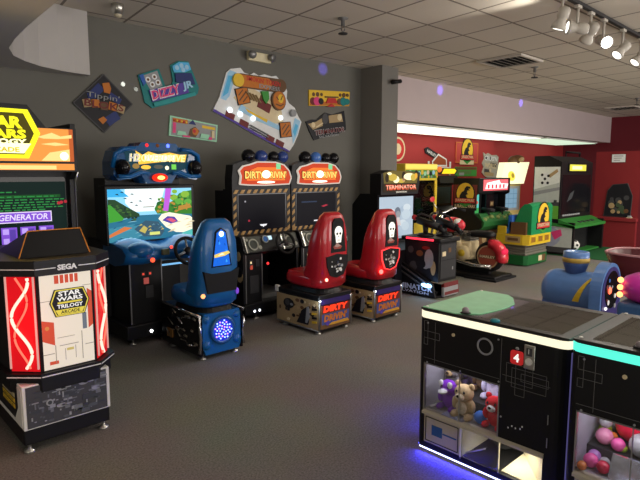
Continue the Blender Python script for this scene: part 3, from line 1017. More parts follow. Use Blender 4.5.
m.prism(grow(PED, 0.03), 'xy', 1.06, 1.15, BLACK)
m.fr(FRONT(-0.03), -0.165, 1.098, -0.055, 1.103, P_WHT, 0, 0.002).fr(FRONT(-0.03), 0.075, 1.098, 0.176, 1.103, P_WHT, 0, 0.002)
G3 = grow(PED, 0.03)
for a, b in ((G3[1], G3[2]), (G3[3], G3[4])):
    Fc, L = chamf(a, b)
    m.fr(Fc, 0, 1.098, L, 1.103, P_WHT, 0, 0.002)
m.text(FRONT(-0.03), 'SEGA', 0.01, 1.10, 0.115, 0.036, BLACK, 0.002, bold=0.08).text(FRONT(-0.03), 'SEGA', 0.01, 1.10, 0.112, 0.034, P_WHT, 0.004, bold=0.05)
m.build('top_trim', sw)
m = M()
a = [(-0.205, 0.13, 1.15), (0.205, 0.13, 1.15), (0.205, 0.60, 1.15), (-0.205, 0.60, 1.15)]
b = [(-0.12, 0.24, 1.297), (0.192, 0.24, 1.297), (0.192, 0.58, 1.20), (-0.12, 0.58, 1.20)]
m.solid(a, b, BLACK)
m.tube([(-0.205, 0.127, 1.15), (-0.12, 0.237, 1.298), (0.192, 0.237, 1.298), (0.205, 0.127, 1.15)], 0.004, ORANGE)
m.build('control_hood', sw)
m = M().box((-0.21, 0.21), (0.72, 1.0), (0.12, 0.62), BLACK).box((-0.26, 0.24), (0.9, 1.2), (0.1, 0.42), BLACK)
m.build('link_base', sw)
# monitor cabinet
m = M()
m.prism([(1.04, 0.1), (1.85, 0.1), (1.85, 1.9), (1.5, 2.02), (0.97, 2.02), (0.97, 1.66), (1.04, 1.60), (1.04, 1.0), (0.94, 0.9), (0.94, 0.6), (1.04, 0.5)], 'yz', -0.455, -0.42, BLACK)
m.prism([(1.04, 0.1), (1.85, 0.1), (1.85, 1.9), (1.5, 2.02), (0.97, 2.02), (0.97, 1.66), (1.04, 1.60), (1.04, 1.0), (0.94, 0.9), (0.94, 0.6), (1.04, 0.5)], 'yz', 0.42, 0.455, BLACK)
m.box((-0.42, 0.42), (1.06, 1.85), (0.1, 1.0), BLACK).box((-0.42, 0.42), (1.10, 1.85), (1.0, 1.98), BLACK)
m.build('monitor_cabinet', sw)
for x in (-0.457, 0.457):
    M().tube([(x, 0.965, 1.66), (x, 1.035, 1.58), (x, 1.035, 1.0)], 0.006, SILVER).build('edge_trim', sw)
m = M()
F = FRONT(1.095)
m.fr(F, -0.42, 1.02, 0.42, 1.62, BLACKG, 0, 0.004)
SGR = em('screen_green', (0.05, 0.55, 0.12), 0.30)
SDG = em('screen_dark', (0.004, 0.022, 0.018), 0.5)
SPU, SPU2, SWH = em('screen_purple', (0.26, 0.10, 0.75), 0.8), em('screen_violet', (0.55, 0.38, 1.0), 0.9), em('screen_white', (0.85, 0.75, 1.0), 0.9)
m.fr(F, -0.40, 1.04, 0.40, 1.585, SDG, 0, 0.006)
m.fr(F, -0.39, 1.463, 0.36, 1.488, em('screen_band', (0.01, 0.10, 0.02), 0.6), 0, 0.007)
rr = random.Random(3)
for r_ in range(7):
    x = -0.38
    y = (1.505, 1.470, 1.447, 1.427, 1.408, 1.389, 1.371)[r_]
    lim = (0.05, 0.33, 0.385, 0.34, 0.36, 0.375, 0.25)[r_]
    while x < lim:
        w_ = rr.uniform(0.012, 0.055)
        m.fr(F, x, y, min(x + w_, lim), y + 0.0085, SGR, 0, 0.0078)
        x += w_ + rr.uniform(0.008, 0.018)
m.fr(F, -0.39, 1.282, 0.288, 1.363, SWH, 0, 0.008)
m.fr(F, -0.39, 1.289, 0.281, 1.356, SPU, 0, 0.009)
m.text(F, 'SHIELD GENERATOR', -0.01, 1.323, 0.54, 0.045, SWH, 0.010, shear=0.15, bold=0.02)
for k in range(5):
    x = -0.32 + k * 0.128
    m.fr(F, x, 1.105, x + 0.105, 1.25, SPU, 0, 0.009)
    m.fr(F, x + 0.012, 1.13, x + 0.05, 1.17, SPU2, 0, 0.010)
    m.fr(F, x + 0.055, 1.15, x + 0.095, 1.235, em('screen_deep', (0.12, 0.06, 0.45), 0.8), 0, 0.010)
    m.fr(F, x + 0.01, 1.20, x + 0.05, 1.24, SPU2, 0, 0.0095)
for x, y in ((0.365, 1.425), (0.395, 1.43), (0.345, 1.42)):
    m.fd(F, x, y, 0.012, em('screen_red', (0.6, 0.03, 0.05), 0.7), 0, 0.009)
m.build('screen', sw)
# marquee
m = M()
MQ = [(-0.455, 1.66), (0.455, 1.66), (0.455, 1.985), (0.245, 1.98), (0.125, 2.135), (-0.245, 2.135), (-0.365, 1.98), (-0.455, 1.985)]
m.prism(MQ, 'xz', 0.955, 1.2, BLACK)
m.build('marquee_box', sw)
F = FRONT(0.955)
AMB, AMB2, AMBW, AMBR = em('marquee_amber', (1.0, 0.36, 0.07), 0.85), em('marquee_gold', (1.0, 0.62, 0.22), 1.2), em('marquee_white', (1.0, 0.94, 0.72), 2.0), em('marquee_rust', (0.75, 0.16, 0.04), 0.6)
m = M()
m.fr(F, -0.44, 1.735, 0.43, 1.975, AMB, 0, 0.004)
m.fr(F, -0.44, 1.66, 0.43, 1.672, BLACK, 0, 0.005)
m.fr(F, -0.44, 1.672, 0.43, 1.718, AMB, 0, 0.004)
m.fr(F, -0.3, 1.676, 0.30, 1.705, AMB2, 0, 0.005)
m.fp(F, [(0.20, 1.74), (0.42, 1.74), (0.42, 1.83), (0.26, 1.80)], AMB2, 0, 0.005)
m.fd(F, 0.36, 1.775, 0.03, AMBW, 0, 0.006)
m.fp(F, [(0.18, 1.91), (0.28, 1.945), (0.34, 1.92), (0.42, 1.935), (0.42, 1.91), (0.32, 1.90), (0.22, 1.90)], AMB2, 0, 0.006)
m.fp(F, [(0.20, 1.86), (0.30, 1.875), (0.40, 1.86), (0.30, 1.85)], AMB2, 0, 0.006)
m.fr(F, 0.40, 1.735, 0.43, 1.975, AMBR, 0, 0.0055)
m.fp(F, [(-0.44, 1.74), (-0.2, 1.74), (-0.26, 1.80), (-0.44, 1.83)], AMB2, 0, 0.005)
m.build('marquee', sw)
m = M()
LX = -0.065
HX = [(-0.265, 1.91), (-0.19, 2.10), (0.19, 2.10), (0.265, 1.935), (0.18, 1.755), (-0.18, 1.755)]
F = FRONT(0.955, LX)
YGL, YWH = em('logo_yellow', (1.0, 0.95, 0.02), 1.1), em('logo_pale', (1.0, 1.0, 0.45), 1.8)
m.fp(F, [(-0.30, 1.985), (-0.185, 2.13), (0.185, 2.13), (0.30, 1.985)], BLACK, 0, 0.006)
def hk(k, cy=1.92):
    return [(x * k, cy + (y - cy) * k) for x, y in HX]
m.fp(F, hk(1.0), YGL, 0.004, 0.009)
m.fp(F, hk(0.84), em('logo_olive', (0.12, 0.10, 0.01), 0.5), 0.004, 0.011)
m.fp(F, [(-0.15, 1.79), (0.15, 1.79), (0.20, 1.86), (-0.20, 1.86)], YWH, 0.004, 0.012)
m.text(F, 'STAR', 0, 2.005, 0.30, 0.085, YGL, 0.014, bold=0.05)
m.text(F, 'WARS', 0, 1.925, 0.34, 0.065, YGL, 0.0135, bold=0.05)
m.text(F, 'TRILOGY', 0, 1.87, 0.34, 0.04, YWH, 0.015, bold=0.04)
m.text(F, 'ARCADE', 0, 1.815, 0.24, 0.035, em('logo_gold', (0.8, 0.6, 0.05), 0.8), 0.015, bold=0.04)
m.build('logo', sw)
light('marquee_glow', 'AREA', (0, 0.86, 1.9), 3, (1.0, 0.62, 0.2), (0, 0.0, 1.7), sw, shape='RECTANGLE', size=0.8, size_y=0.3)


# ------------------------------------------------------------------ blue boat racing cabinet
bl = thing('racing_cabinet', 'blue boat racing cabinet with island scene on its screen', 'arcade machine', (2.54, 4.86, 0))
BLUED = mat('blue_plastic_dark', (0.010, 0.08, 0.23), 0.22, coat=0.6)
m = M().box((-0.42, 0.45), (0.02, 0.95), (0.06, 0.20), BLACK, 0.015).box((-0.40, 0.42), (0.5, 0.95), (0.2, 0.98), BLACK)
m.fd(FRONT(0.02), -0.175, 0.115, 0.014, em('small_white_led', (1, 1, 1), 8.0), 0, 0.006)
m.build('base', bl)
feet(bl, [(-0.34, 0.08), (-0.02, 0.08), (0.36, 0.08)], 0.07)
m = M().box((-0.36, -0.02), (0.06, 0.5), (0.2, 0.84), BLACK)
F = FRONT(0.06)
for x in (-0.352, -0.028):
    m.fr(F, x - 0.006, 0.2, x + 0.006, 0.84, GREY, 0, 0.006)
m.build('coin_tower', bl)
m = M()
for x in (-0.24, -0.17):
    m.fr(F, x, 0.66, x + 0.04, 0.70, DARK, 0, 0.008).fr(F, x + 0.01, 0.67, x + 0.03, 0.69, em('coin_red', (1.0, 0.10, 0.06), 0.7), 0, 0.010)
m.fr(F, -0.215, 0.58, -0.165, 0.64, em('coin_red_label', (0.6, 0.12, 0.10), 0.5), 0, 0.008)
m.fr(F, -0.20, 0.44, -0.12, 0.56, DARK, 0, 0.006)
m.build('coin_door', bl)
# dash
m = M()
rings = []
for k in range(13):
    x = -0.45 + 0.90 * k / 12
    b = 0.02 * math.cos((x + 0.28) * 11)
    rings.append([(x, y, z) for y, z in ((0.42, 0.80), (0.16, 0.77), (-0.06 - b, 0.82 - b), (-0.10 - b, 0.90), (-0.02, 0.955 + b), (0.15, 0.985 + b * 2), (0.42, 1.0))])
m.loft(rings, BLUE)
m.build('dashboard', bl)
M().ell((-0.28, -0.02, 0.92), (0.13, 0.12, 0.085), BLUE).build('dash_pod', bl)
M().ell((-0.20, -0.115, 0.835), (0.022, 0.018, 0.022), em('dash_red_lamp', (1.0, 0.08, 0.03), 2.2), 10, 8).build('lamp', bl)
M().ell((0.0, -0.11, 0.94), (0.016, 0.014, 0.016), em('dash_red_small', (1.0, 0.07, 0.04), 1.8), 10, 8).build('lamp', bl)
M().box((-0.10, -0.03), (-0.13, -0.09), (0.87, 0.93), mat('olive_gauge', (0.10, 0.10, 0.05), 0.4), 0.006).build('gauge', bl)


def wheel(t, c, r, mt=DARK, hub=BLACK, tilt=0.35, led=None):
    c = Vector(c)
    n = Vector((0, -1, tilt)).normalized()
    u = Vector((1, 0, 0))
    v = n.cross(u) * -1
    mm = M()
    mm.tube([c + u * r * math.cos(q) + v * r * math.sin(q) for q in [2 * PI * k / 24 for k in range(24)]], r * 0.13, mt, 8, True)
    w_ = mm.build('steering_wheel', t)
    mm = M()
    for q in (PI / 2 + PI, 0.35, PI - 0.35):
        mm.tube([c, c + (u * math.cos(q) + v * math.sin(q)) * r * 0.95], r * 0.09, GREY, 6)
    mm.lathe([(0, -0.02), (r * 0.3, -0.02), (r * 0.28, 0.012), (0, 0.02)], c, n, hub, 16)
    mm.tube([c, c - n * 0.16], r * 0.16, BLACK, 8)
    mm.build('spokes', w_)
    if led:
        M().ell(c + v * r * 0.55 + n * 0.02, r * 0.11, led, 8, 6).build('led', w_)


wheel(bl, (0.13, -0.19, 0.90), 0.13, RUBBER, BLACK, 0.4, em('wheel_blue', (0.15, 0.35, 1.0), 2.5))
M().tube([(-0.0, 0.3, 0.70), (0.40, 0.3, 0.70)], 0.010, em('blue_strip', (0.25, 0.6, 1.0), 0.9)).build('light_strip', bl)
M().box((0.0, 0.40), (0.12, 0.5), (0.2, 0.24), GREY).build('footplate', bl)
# monitor
m = M().box((-0.475, 0.485), (0.26, 0.42), (0.955, 1.53), BLACK, 0.01).box((-0.40, 0.40), (0.42, 0.70), (0.955, 1.60), BLACK)
m.build('monitor_housing', bl)
m = M()
F = FRONT(0.258)
E_ = lambda n, c=0, s_=1.0: em('race_' + n, c, s_)
m.fr(F, -0.45, 0.985, 0.445, 1.495, E_('sky', (0.30, 0.72, 1.0), 0.95), 0, 0.004)
m.fp(F, [(-0.28, 1.495), (0.14, 1.495), (0.10, 1.38), (0.02, 1.27), (-0.20, 1.27), (-0.28, 1.36)], E_('cloud', (0.85, 0.98, 1.0), 1.05), 0, 0.005)
m.fp(F, [(-0.45, 1.495), (-0.33, 1.495), (-0.24, 1.42), (-0.45, 1.42)], E_('blue', (0.05, 0.50, 0.95), 0.8), 0, 0.0055)
m.fr(F, -0.45, 0.985, 0.445, 1.235, E_('water', (0.03, 0.20, 0.33), 0.8), 0, 0.005)
m.fp(F, [(-0.45, 1.40), (-0.38, 1.395), (-0.26, 1.32), (-0.14, 1.25), (-0.14, 1.22), (-0.45, 1.21)], E_('hill', (0.025, 0.075, 0.03), 0.8), 0, 0.006)
m.fp(F, [(-0.45, 1.35), (-0.42, 1.34), (-0.30, 1.21), (-0.32, 1.19), (-0.45, 1.175)], E_('bank', (0.06, 0.36, 0.04), 0.9), 0, 0.007)
m.fp(F, [(0.02, 1.29), (0.06, 1.36), (0.13, 1.38), (0.18, 1.34), (0.25, 1.38), (0.30, 1.44), (0.36, 1.46), (0.445, 1.47), (0.445, 1.22), (0.05, 1.24)], E_('trees', (0.05, 0.25, 0.03), 0.8), 0, 0.006)
for (x, y, r_, c) in ((0.24, 1.40, 0.045, 0), (0.30, 1.36, 0.05, 1), (0.37, 1.43, 0.05, 0), (0.40, 1.35, 0.045, 1), (0.08, 1.34, 0.035, 2), (0.14, 1.31, 0.04, 2), (0.33, 1.30, 0.05, 2), (0.25, 1.46, 0.03, 0)):
    m.fd(F, x, y, r_, (E_('leaf', (0.25, 0.50, 0.05), 0.9), E_('leaf2', (0.12, 0.42, 0.06), 0.9), E_('leaf3', (0.02, 0.14, 0.03), 0.8))[c], 0, 0.0065 + 0.0002 * c, ry=r_ * 0.7)
m.fp(F, [(0.29, 1.31), (0.42, 1.33), (0.445, 1.29), (0.28, 1.26)], E_('hut', (0.55, 0.28, 0.05), 0.8), 0, 0.0075)
m.fp(F, [(0.15, 1.495), (0.215, 1.495), (0.17, 1.26), (0.115, 1.27)], E_('beam', (0.55, 0.12, 0.75), 0.9), 0, 0.0075)
m.fp(F, [(0.10, 1.235), (0.18, 1.25), (0.42, 1.20), (0.445, 1.18), (0.445, 1.02), (0.25, 1.04), (0.14, 1.10), (0.06, 1.19)], E_('sand', (0.95, 0.92, 0.72), 1.0), 0, 0.007)
m.fp(F, [(0.30, 0.985), (0.445, 0.985), (0.445, 1.06), (0.33, 1.03)], E_('turq', (0.10, 0.55, 0.50), 0.9), 0, 0.0075)
m.fp(F, [(0.10, 1.17), (0.16, 1.21), (0.24, 1.20), (0.28, 1.15), (0.20, 1.13)], E_('boat', (0.10, 0.06, 0.40), 0.9), 0, 0.008)
m.fp(F, [(0.14, 1.18), (0.20, 1.19), (0.26, 1.16), (0.22, 1.14)], E_('boatred', (0.75, 0.10, 0.20), 0.9), 0, 0.0085)
m.fp(F, [(-0.45, 1.06), (-0.30, 1.13), (-0.22, 1.115), (-0.30, 1.085), (-0.45, 1.03)], E_('nose', (0.70, 0.20, 0.06), 0.9), 0, 0.0085)
m.fp(F, [(-0.20, 1.10), (-0.08, 1.18), (0.06, 1.16), (0.12, 1.06), (0.08, 1.01), (-0.10, 1.02)], E_('myboat', (0.05, 0.12, 0.18), 0.8), 0, 0.008)
m.fp(F, [(-0.15, 1.08), (-0.10, 1.13), (-0.06, 1.10), (-0.09, 1.05)], E_('gold', (0.6, 0.5, 0.12), 0.9), 0, 0.009)
m.fr(F, -0.04, 1.03, 0.07, 1.06, E_('yellow', (0.7, 0.75, 0.2), 1.0), 0, 0.009)
m.fr(F, -0.10, 1.31, 0.02, 1.318, E_('brown', (0.30, 0.20, 0.12), 0.8), 0, 0.008)
m.fp(F, [(-0.45, 0.985), (-0.2, 0.985), (-0.08, 1.06), (-0.2, 1.15), (-0.45, 1.12)], E_('wave', (0.06, 0.30, 0.42), 0.8), 0, 0.006)
rr = random.Random(21)
for k in range(44):
    x, y = rr.uniform(0.05, 0.43), rr.uniform(1.25, 1.42)
    m.fd(F, x, y, rr.uniform(0.008, 0.022), (E_('leaf', 0), E_('leaf2', 0), E_('leaf3', 0), E_('hut', 0))[k % 4 if k % 8 else 3], 0, 0.00705 + 0.00001 * k, n=7, ry=rr.uniform(0.006, 0.016))
for k in range(26):
    x = rr.uniform(-0.44, -0.16)
    y = 1.39 - (x + 0.44) * 0.5 - rr.uniform(0.0, 0.09)
    m.fd(F, x, y, rr.uniform(0.008, 0.024), E_('hill2', (0.06, 0.16, 0.04), 0.8) if k % 2 else E_('hill3', (0.015, 0.04, 0.03), 0.8), 0, 0.00625 + 0.00001 * k, n=7, ry=rr.uniform(0.006, 0.016))
for k in range(34):
    x, y = rr.uniform(-0.42, 0.25), rr.uniform(1.0, 1.21)
    L = rr.uniform(0.03, 0.12)
    m.fp(F, [(x, y), (x + L, y + 0.008), (x + L * 0.6, y + 0.016)], (E_('foam', (0.25, 0.55, 0.65), 0.8), E_('deep', (0.02, 0.10, 0.20), 0.8), E_('glint', (0.10, 0.40, 0.50), 0.8))[k % 3], 0, 0.0063 + 0.00001 * k)
for k in range(12):
    x, y = rr.uniform(0.12, 0.40), rr.uniform(1.04, 1.20)
    m.fp(F, [(x, y), (x + 0.08, y + 0.012), (x + 0.05, y + 0.022)], E_('sand2', (0.75, 0.65, 0.42), 0.9), 0, 0.00705 + 0.00001 * k)
for k in range(14):
    x, y = rr.uniform(-0.16, 0.08), rr.uniform(1.03, 1.15)
    m.fp(F, [(x, y), (x + 0.04, y + 0.006), (x + 0.025, y + 0.02)], (E_('gold', 0), E_('myboat2', (0.12, 0.28, 0.36), 0.8), E_('deep', 0))[k % 3], 0, 0.00855 + 0.00001 * k)
for (x, y) in ((-0.36, 1.44), (-0.28, 1.40), (-0.21, 1.44), (-0.22, 1.36), (-0.13, 1.37), (-0.02, 1.39), (-0.17, 1.33), (-0.31, 1.46)):
    m.fp(F, [(x - 0.02, y + 0.005), (x + 0.02, y - 0.004), (x + 0.005, y + 0.012)], E_('bird', (0.02, 0.03, 0.04), 0.5), 0, 0.0085)
m.build('screen', bl)
light('screen_glow', 'AREA', (0, 0.2, 1.25), 2.5, (0.5, 0.8, 1.0), (0, -1, 1.0), bl, shape='RECTANGLE', size=0.9, size_y=0.5)
# header
m = M()
HD = [(-0.49, 1.63), (-0.485, 1.76), (-0.45, 1.86), (-0.40, 1.895), (-0.22, 1.905), (-0.19, 1.94), (0.20, 1.94), (0.23, 1.905), (0.38, 1.895), (0.44, 1.86), (0.485, 1.75), (0.49, 1.63), (0.44, 1.58), (0.30, 1.60), (0.20, 1.63), (0.14, 1.55), (-0.14, 1.55), (-0.20, 1.63), (-0.30, 1.60), (-0.44, 1.58)]
HD = [(x * 0.93 + 0.01, z) for x, z in HD]
m.prism(HD, 'xz', 0.10, 0.36, BLUED)
for sx in (-1, 1):
    m.ell((sx * 0.38 + 0.01, 0.08, 1.70), (0.07, 0.09, 0.08), BLACKG)
    m.tube([(sx * 0.455, 0.10, 1.70), (sx * 0.43, 0.08, 1.83), (sx * 0.35, 0.07, 1.87), (sx * 0.24, 0.07, 1.88)], 0.022, BLUE)
    m.tube([(sx * 0.43, 0.04, 1.62), (sx * 0.32, 0.04, 1.615), (sx * 0.20, 0.05, 1.66), (sx * 0.12, 0.05, 1.645)], 0.02, BLUE)
m.build('header', bl)
m = M()
F = FRONT(0.10)
m.fp(F, [(-0.30, 1.69), (-0.34, 1.86), (0.34, 1.86), (0.30, 1.69), (0.15, 1.65), (-0.15, 1.65)], em('header_teal', (0.01, 0.06, 0.09), 0.6), 0, 0.006)
HG, HGW = em('header_gold', (1.0, 0.55, 0.06), 1.1), em('header_hot', (1.0, 0.90, 0.55), 1.6)
m.fp(F, [(-0.20, 1.73), (-0.23, 1.86), (-0.16, 1.82), (-0.10, 1.855), (0.0, 1.83), (0.12, 1.85), (0.24, 1.83), (0.31, 1.835), (0.29, 1.76), (0.10, 1.765), (-0.08, 1.745)], HG, 0, 0.008)
m.fp(F, [(-0.14, 1.765), (-0.14, 1.82), (0.18, 1.825), (0.18, 1.775)], HGW, 0, 0.009)
m.text(F, 'H2OVERDRIVE', 0.0, 1.795, 0.58, 0.075, em('header_pale', (1.0, 0.78, 0.35), 1.2), 0.012, shear=0.15, bold=0.03)
m.text(F, 'H2', -0.25, 1.795, 0.10, 0.075, em('header_silver', (0.6, 0.62, 0.6), 0.8), 0.013, shear=0.15, bold=0.03)
m.fd(F, -0.13, 1.705, 0.05, HG, 0, 0.008, ry=0.02).fd(F, -0.23, 1.715, 0.035, em('header_brown', (0.35, 0.22, 0.06), 0.8), 0, 0.008, ry=0.025)
m.fd(F, 0.0, 1.71, 0.05, em('header_grey', (0.10, 0.10, 0.08), 0.8), 0, 0.008, ry=0.02).fd(F, 0.09, 1.70, 0.02, HGW, 0, 0.008)
m.fr(F, 0.14, 1.685, 0.19, 1.735, em('header_green', (0.20, 0.75, 0.10), 0.8), 0, 0.008)
m.build('marquee', bl)
for x, c, s_ in ((-0.11, (1.0, 0.04, 0.05), 1.0), (0.0, (0.25, 0.08, 0.02), 0.4), (0.11, (0.06, 0.10, 1.0), 5.0)):
    M().ell((x, 0.10, 1.915), (0.018, 0.014, 0.018), em('beacon%d' % int(x * 100), c, s_), 10, 8).build('beacon', bl)
o_ = M().ell((0.0, 0.07, 1.605), (0.085, 0.03, 0.042), em('header_red', (0.9, 0.03, 0.01), 1.0)).build('emblem_lamp', bl)
M().ell((0.0, 0.045, 1.605), (0.04, 0.015, 0.02), em('header_amber', (1.0, 0.5, 0.12), 3.0)).build('bulb', o_)


# ------------------------------------------------------------------ racing seats
def seat_shell(t, m_, dark):
    m = M()
    rings = [sup(0, 0.30, 0.205, 0.29, 0.47), sup(0, 0.31, 0.225, 0.32, 0.50), sup(0, 0.31, 0.225, 0.32, 0.56), sup(0, 0.31, 0.205, 0.30, 0.60), sup(0, 0.33, 0.15, 0.24, 0.605)]
    m.loft(rings, m_)
    m.build('seat_cushion', t)
    m = M()
    rings = [sup(0, 0.17, 0.215, 0.18, 0.50), sup(0, 0.16, 0.218, 0.175, 0.60), sup(0, 0.135, 0.212, 0.155, 0.70), sup(0, 0.12, 0.215, 0.14, 0.82), sup(0, 0.11, 0.212, 0.13, 0.93), sup(0, 0.09, 0.198, 0.105, 1.05), sup(0, 0.072, 0.165, 0.08, 1.15), sup(0, 0.064, 0.135, 0.066, 1.215), sup(0, 0.064, 0.09, 0.04, 1.25)]
    m.loft(rings, m_)
    m.build('backrest', t)
    m = M()
    m.loft([sup(0, 0.30, 0.20, 0.30, 0.41), sup(0, 0.30, 0.17, 0.26, 0.48)], dark, smooth=False)
    m.build('seat_pedestal', t)


bs = thing('racing_chair', 'blue racing seat with glowing blue disc on its base', 'arcade chair', (2.63, 4.04, 0))
seat_shell(bs, BLUE, BLACK)
F = FRONT(-0.012)
m = M()
m.fp(F, [(-0.145, 0.60), (0.15, 0.60), (0.185, 0.80), (0.10, 0.775), (-0.10, 0.775), (-0.18, 0.80)], BLACKM, -0.03, 0.008)
m.build('rear_pad', bs)
m = M()
m.fp(F, [(-0.105, 0.83), (0.105, 0.83), (0.055, 1.14), (0.0, 1.175), (-0.055, 1.14)], BLACKG, -0.03, 0.008)
WB = [em('window_blue_a', (0.01, 0.16, 0.85), 0.8), em('window_blue_b', (0.05, 0.40, 1.0), 1.0), em('window_blue_c', (0.0, 0.05, 0.35), 0.7), em('window_white', (0.75, 0.92, 1.0), 2.2)]
m.fp(F, [(-0.09, 0.84), (0.09, 0.84), (0.045, 1.13), (0.0, 1.16), (-0.045, 1.13)], WB[0], -0.02, 0.010)
rr = random.Random(5)
for k in range(26):
    y = rr.uniform(0.86, 1.10)
    w_ = 0.075 * (1 - (y - 0.84) / 0.5)
    x = rr.uniform(-w_, w_)
    m.fp(F, [(x, y), (x + 0.018, y + 0.006), (x + 0.005, y + 0.03)], rr.choice(WB[:3]), 0, 0.0105 + 0.0001 * k)
m.fd(F, 0, 1.12, 0.024, WB[3], 0, 0.014)
m.fp(F, [(-0.075, 0.915), (0.03, 0.925), (0.085, 0.945), (0.07, 0.965), (-0.01, 0.955), (-0.075, 0.94)], em('window_gold', (0.9, 0.65, 0.15), 0.9), 0, 0.015)
m.fp(F, [(-0.04, 0.93), (0.03, 0.938), (0.0, 0.952)], em('window_cream', (1.0, 0.95, 0.7), 1.0), 0, 0.016)
m.build('rear_window', bs)
M().ell((-0.185, 0.0, 0.585), (0.02, 0.02, 0.02), em('orange_marker', (1.0, 0.35, 0.12), 2.2), 10, 8).build('marker_lamp', bs)
M().ell((0.17, -0.005, 0.585), (0.016, 0.014, 0.03), em('violet_marker', (0.25, 0.08, 0.7), 0.8), 10, 8).build('marker_lamp', bs)
m = M()
m.prism([(-0.17, 0.05), (0.18, 0.05), (0.215, 0.14), (0.21, 0.36), (0.185, 0.42), (-0.18, 0.42), (-0.21, 0.36), (-0.215, 0.16)], 'xz', 0.0, 0.70, BLUE)
for x in (-0.16, 0.16):
    m.ell((x, 0.02, 0.37), (0.045, 0.04, 0.04), BLUE).ell((x, 0.02, 0.14), (0.05, 0.045, 0.05), BLUE)
m.lathe([(0.13, 0.02), (0.13, -0.02), (0.105, -0.03), (0.10, -0.012)], (0.0, 0.0, 0.255), (0, 1, 0), BLUED)
m.build('base', bs)
m = M()
F = FRONT(0.0, 0.0, 0.255)
m.fd(F, 0, 0, 0.10, em('disc_blue', (0.01, 0.03, 0.55), 0.9), 0.012, 0.016)
for k in range(36):
    a, r_ = k * 2.4, 0.09 * math.sqrt((k + 0.5) / 36)
    m.fd(F, r_ * math.cos(a), r_ * math.sin(a), 0.0075, em('disc_dot', (0.30, 0.42, 1.0), 2.6) if k % 3 else em('disc_dot_violet', (0.55, 0.25, 1.0), 2.2), 0.014, 0.022, n=8)
m.build('disc_light', bs)
light('disc_glow', 'POINT', (0, -0.12, 0.25), 0.5, (0.1, 0.2, 1.0), parent=bs, shadow_soft_size=0.08)
for sx in (-1, 1):
    m = M()
    m.box((sx * 0.20, sx * 0.225), (0.0, 0.70), (0.05, 0.42), BLACKG)
    rr = random.Random(8)
    EM = mat('engine_metal', (0.30, 0.27, 0.22), 0.3, 0.9)
    for k in range(26):
        y, z = rr.uniform(0.03, 0.58), rr.uniform(0.11, 0.38)
        a = rr.uniform(-0.2, 0.6)
        L = rr.uniform(0.04, 0.16)
        m.tube([(sx * 0.226, y, z), (sx * 0.232, y + L * math.cos(a) * 0.6, min(0.40, z + L * math.sin(a)))], rr.uniform(0.004, 0.011), EM if k % 3 else CHROME, 6)
    m.box((sx * 0.222, sx * 0.236), (0.48, 0.58), (0.12, 0.20), mat('engine_brass', (0.35, 0.17, 0.04), 0.4, 0.5))
    m.tube([(sx * 0.225, 0.0, 0.41), (sx * 0.225, 0.68, 0.43)], 0.012, CHROME).tube([(sx * 0.225, -0.005, 0.42), (sx * 0.235, -0.012, 0.30), (sx * 0.22, -0.005, 0.20), (sx * 0.235, -0.005, 0.08)], 0.013, CHROME)
    m.build('engine_panel', bs)
feet(bs, [(-0.17, 0.06), (0.17, 0.06), (-0.17, 0.6), (0.17, 0.6)], 0.055)


def skull(m, F, cx, cy, k, d, wm, bm):
    m.fd(F, cx, cy + 0.03 * k, 0.055 * k, wm, 0, d, ry=0.06 * k)
    m.fp(F, [(cx - 0.045 * k, cy + 0.0 * k), (cx + 0.045 * k, cy + 0.0 * k), (cx + 0.034 * k, cy - 0.08 * k), (cx - 0.034 * k, cy - 0.08 * k)], wm, 0, d)
    for s_ in (-1, 1):
        m.fd(F, cx + s_ * 0.022 * k, cy + 0.012 * k, 0.014 * k, bm, 0, d + 0.002, n=12)
    m.fp(F, [(cx - 0.007 * k, cy - 0.022 * k), (cx + 0.007 * k, cy - 0.022 * k), (cx, cy - 0.002 * k)], bm, 0, d + 0.002)
    for q in range(3):
        m.fr(F, cx + (q - 1) * 0.014 * k - 0.0015, cy - 0.07 * k, cx + (q - 1) * 0.014 * k + 0.0015, cy - 0.045 * k, bm, 0, d + 0.002)


ROD = em('rod_lit_red', (1.0, 0.05, 0.015), 1.3)


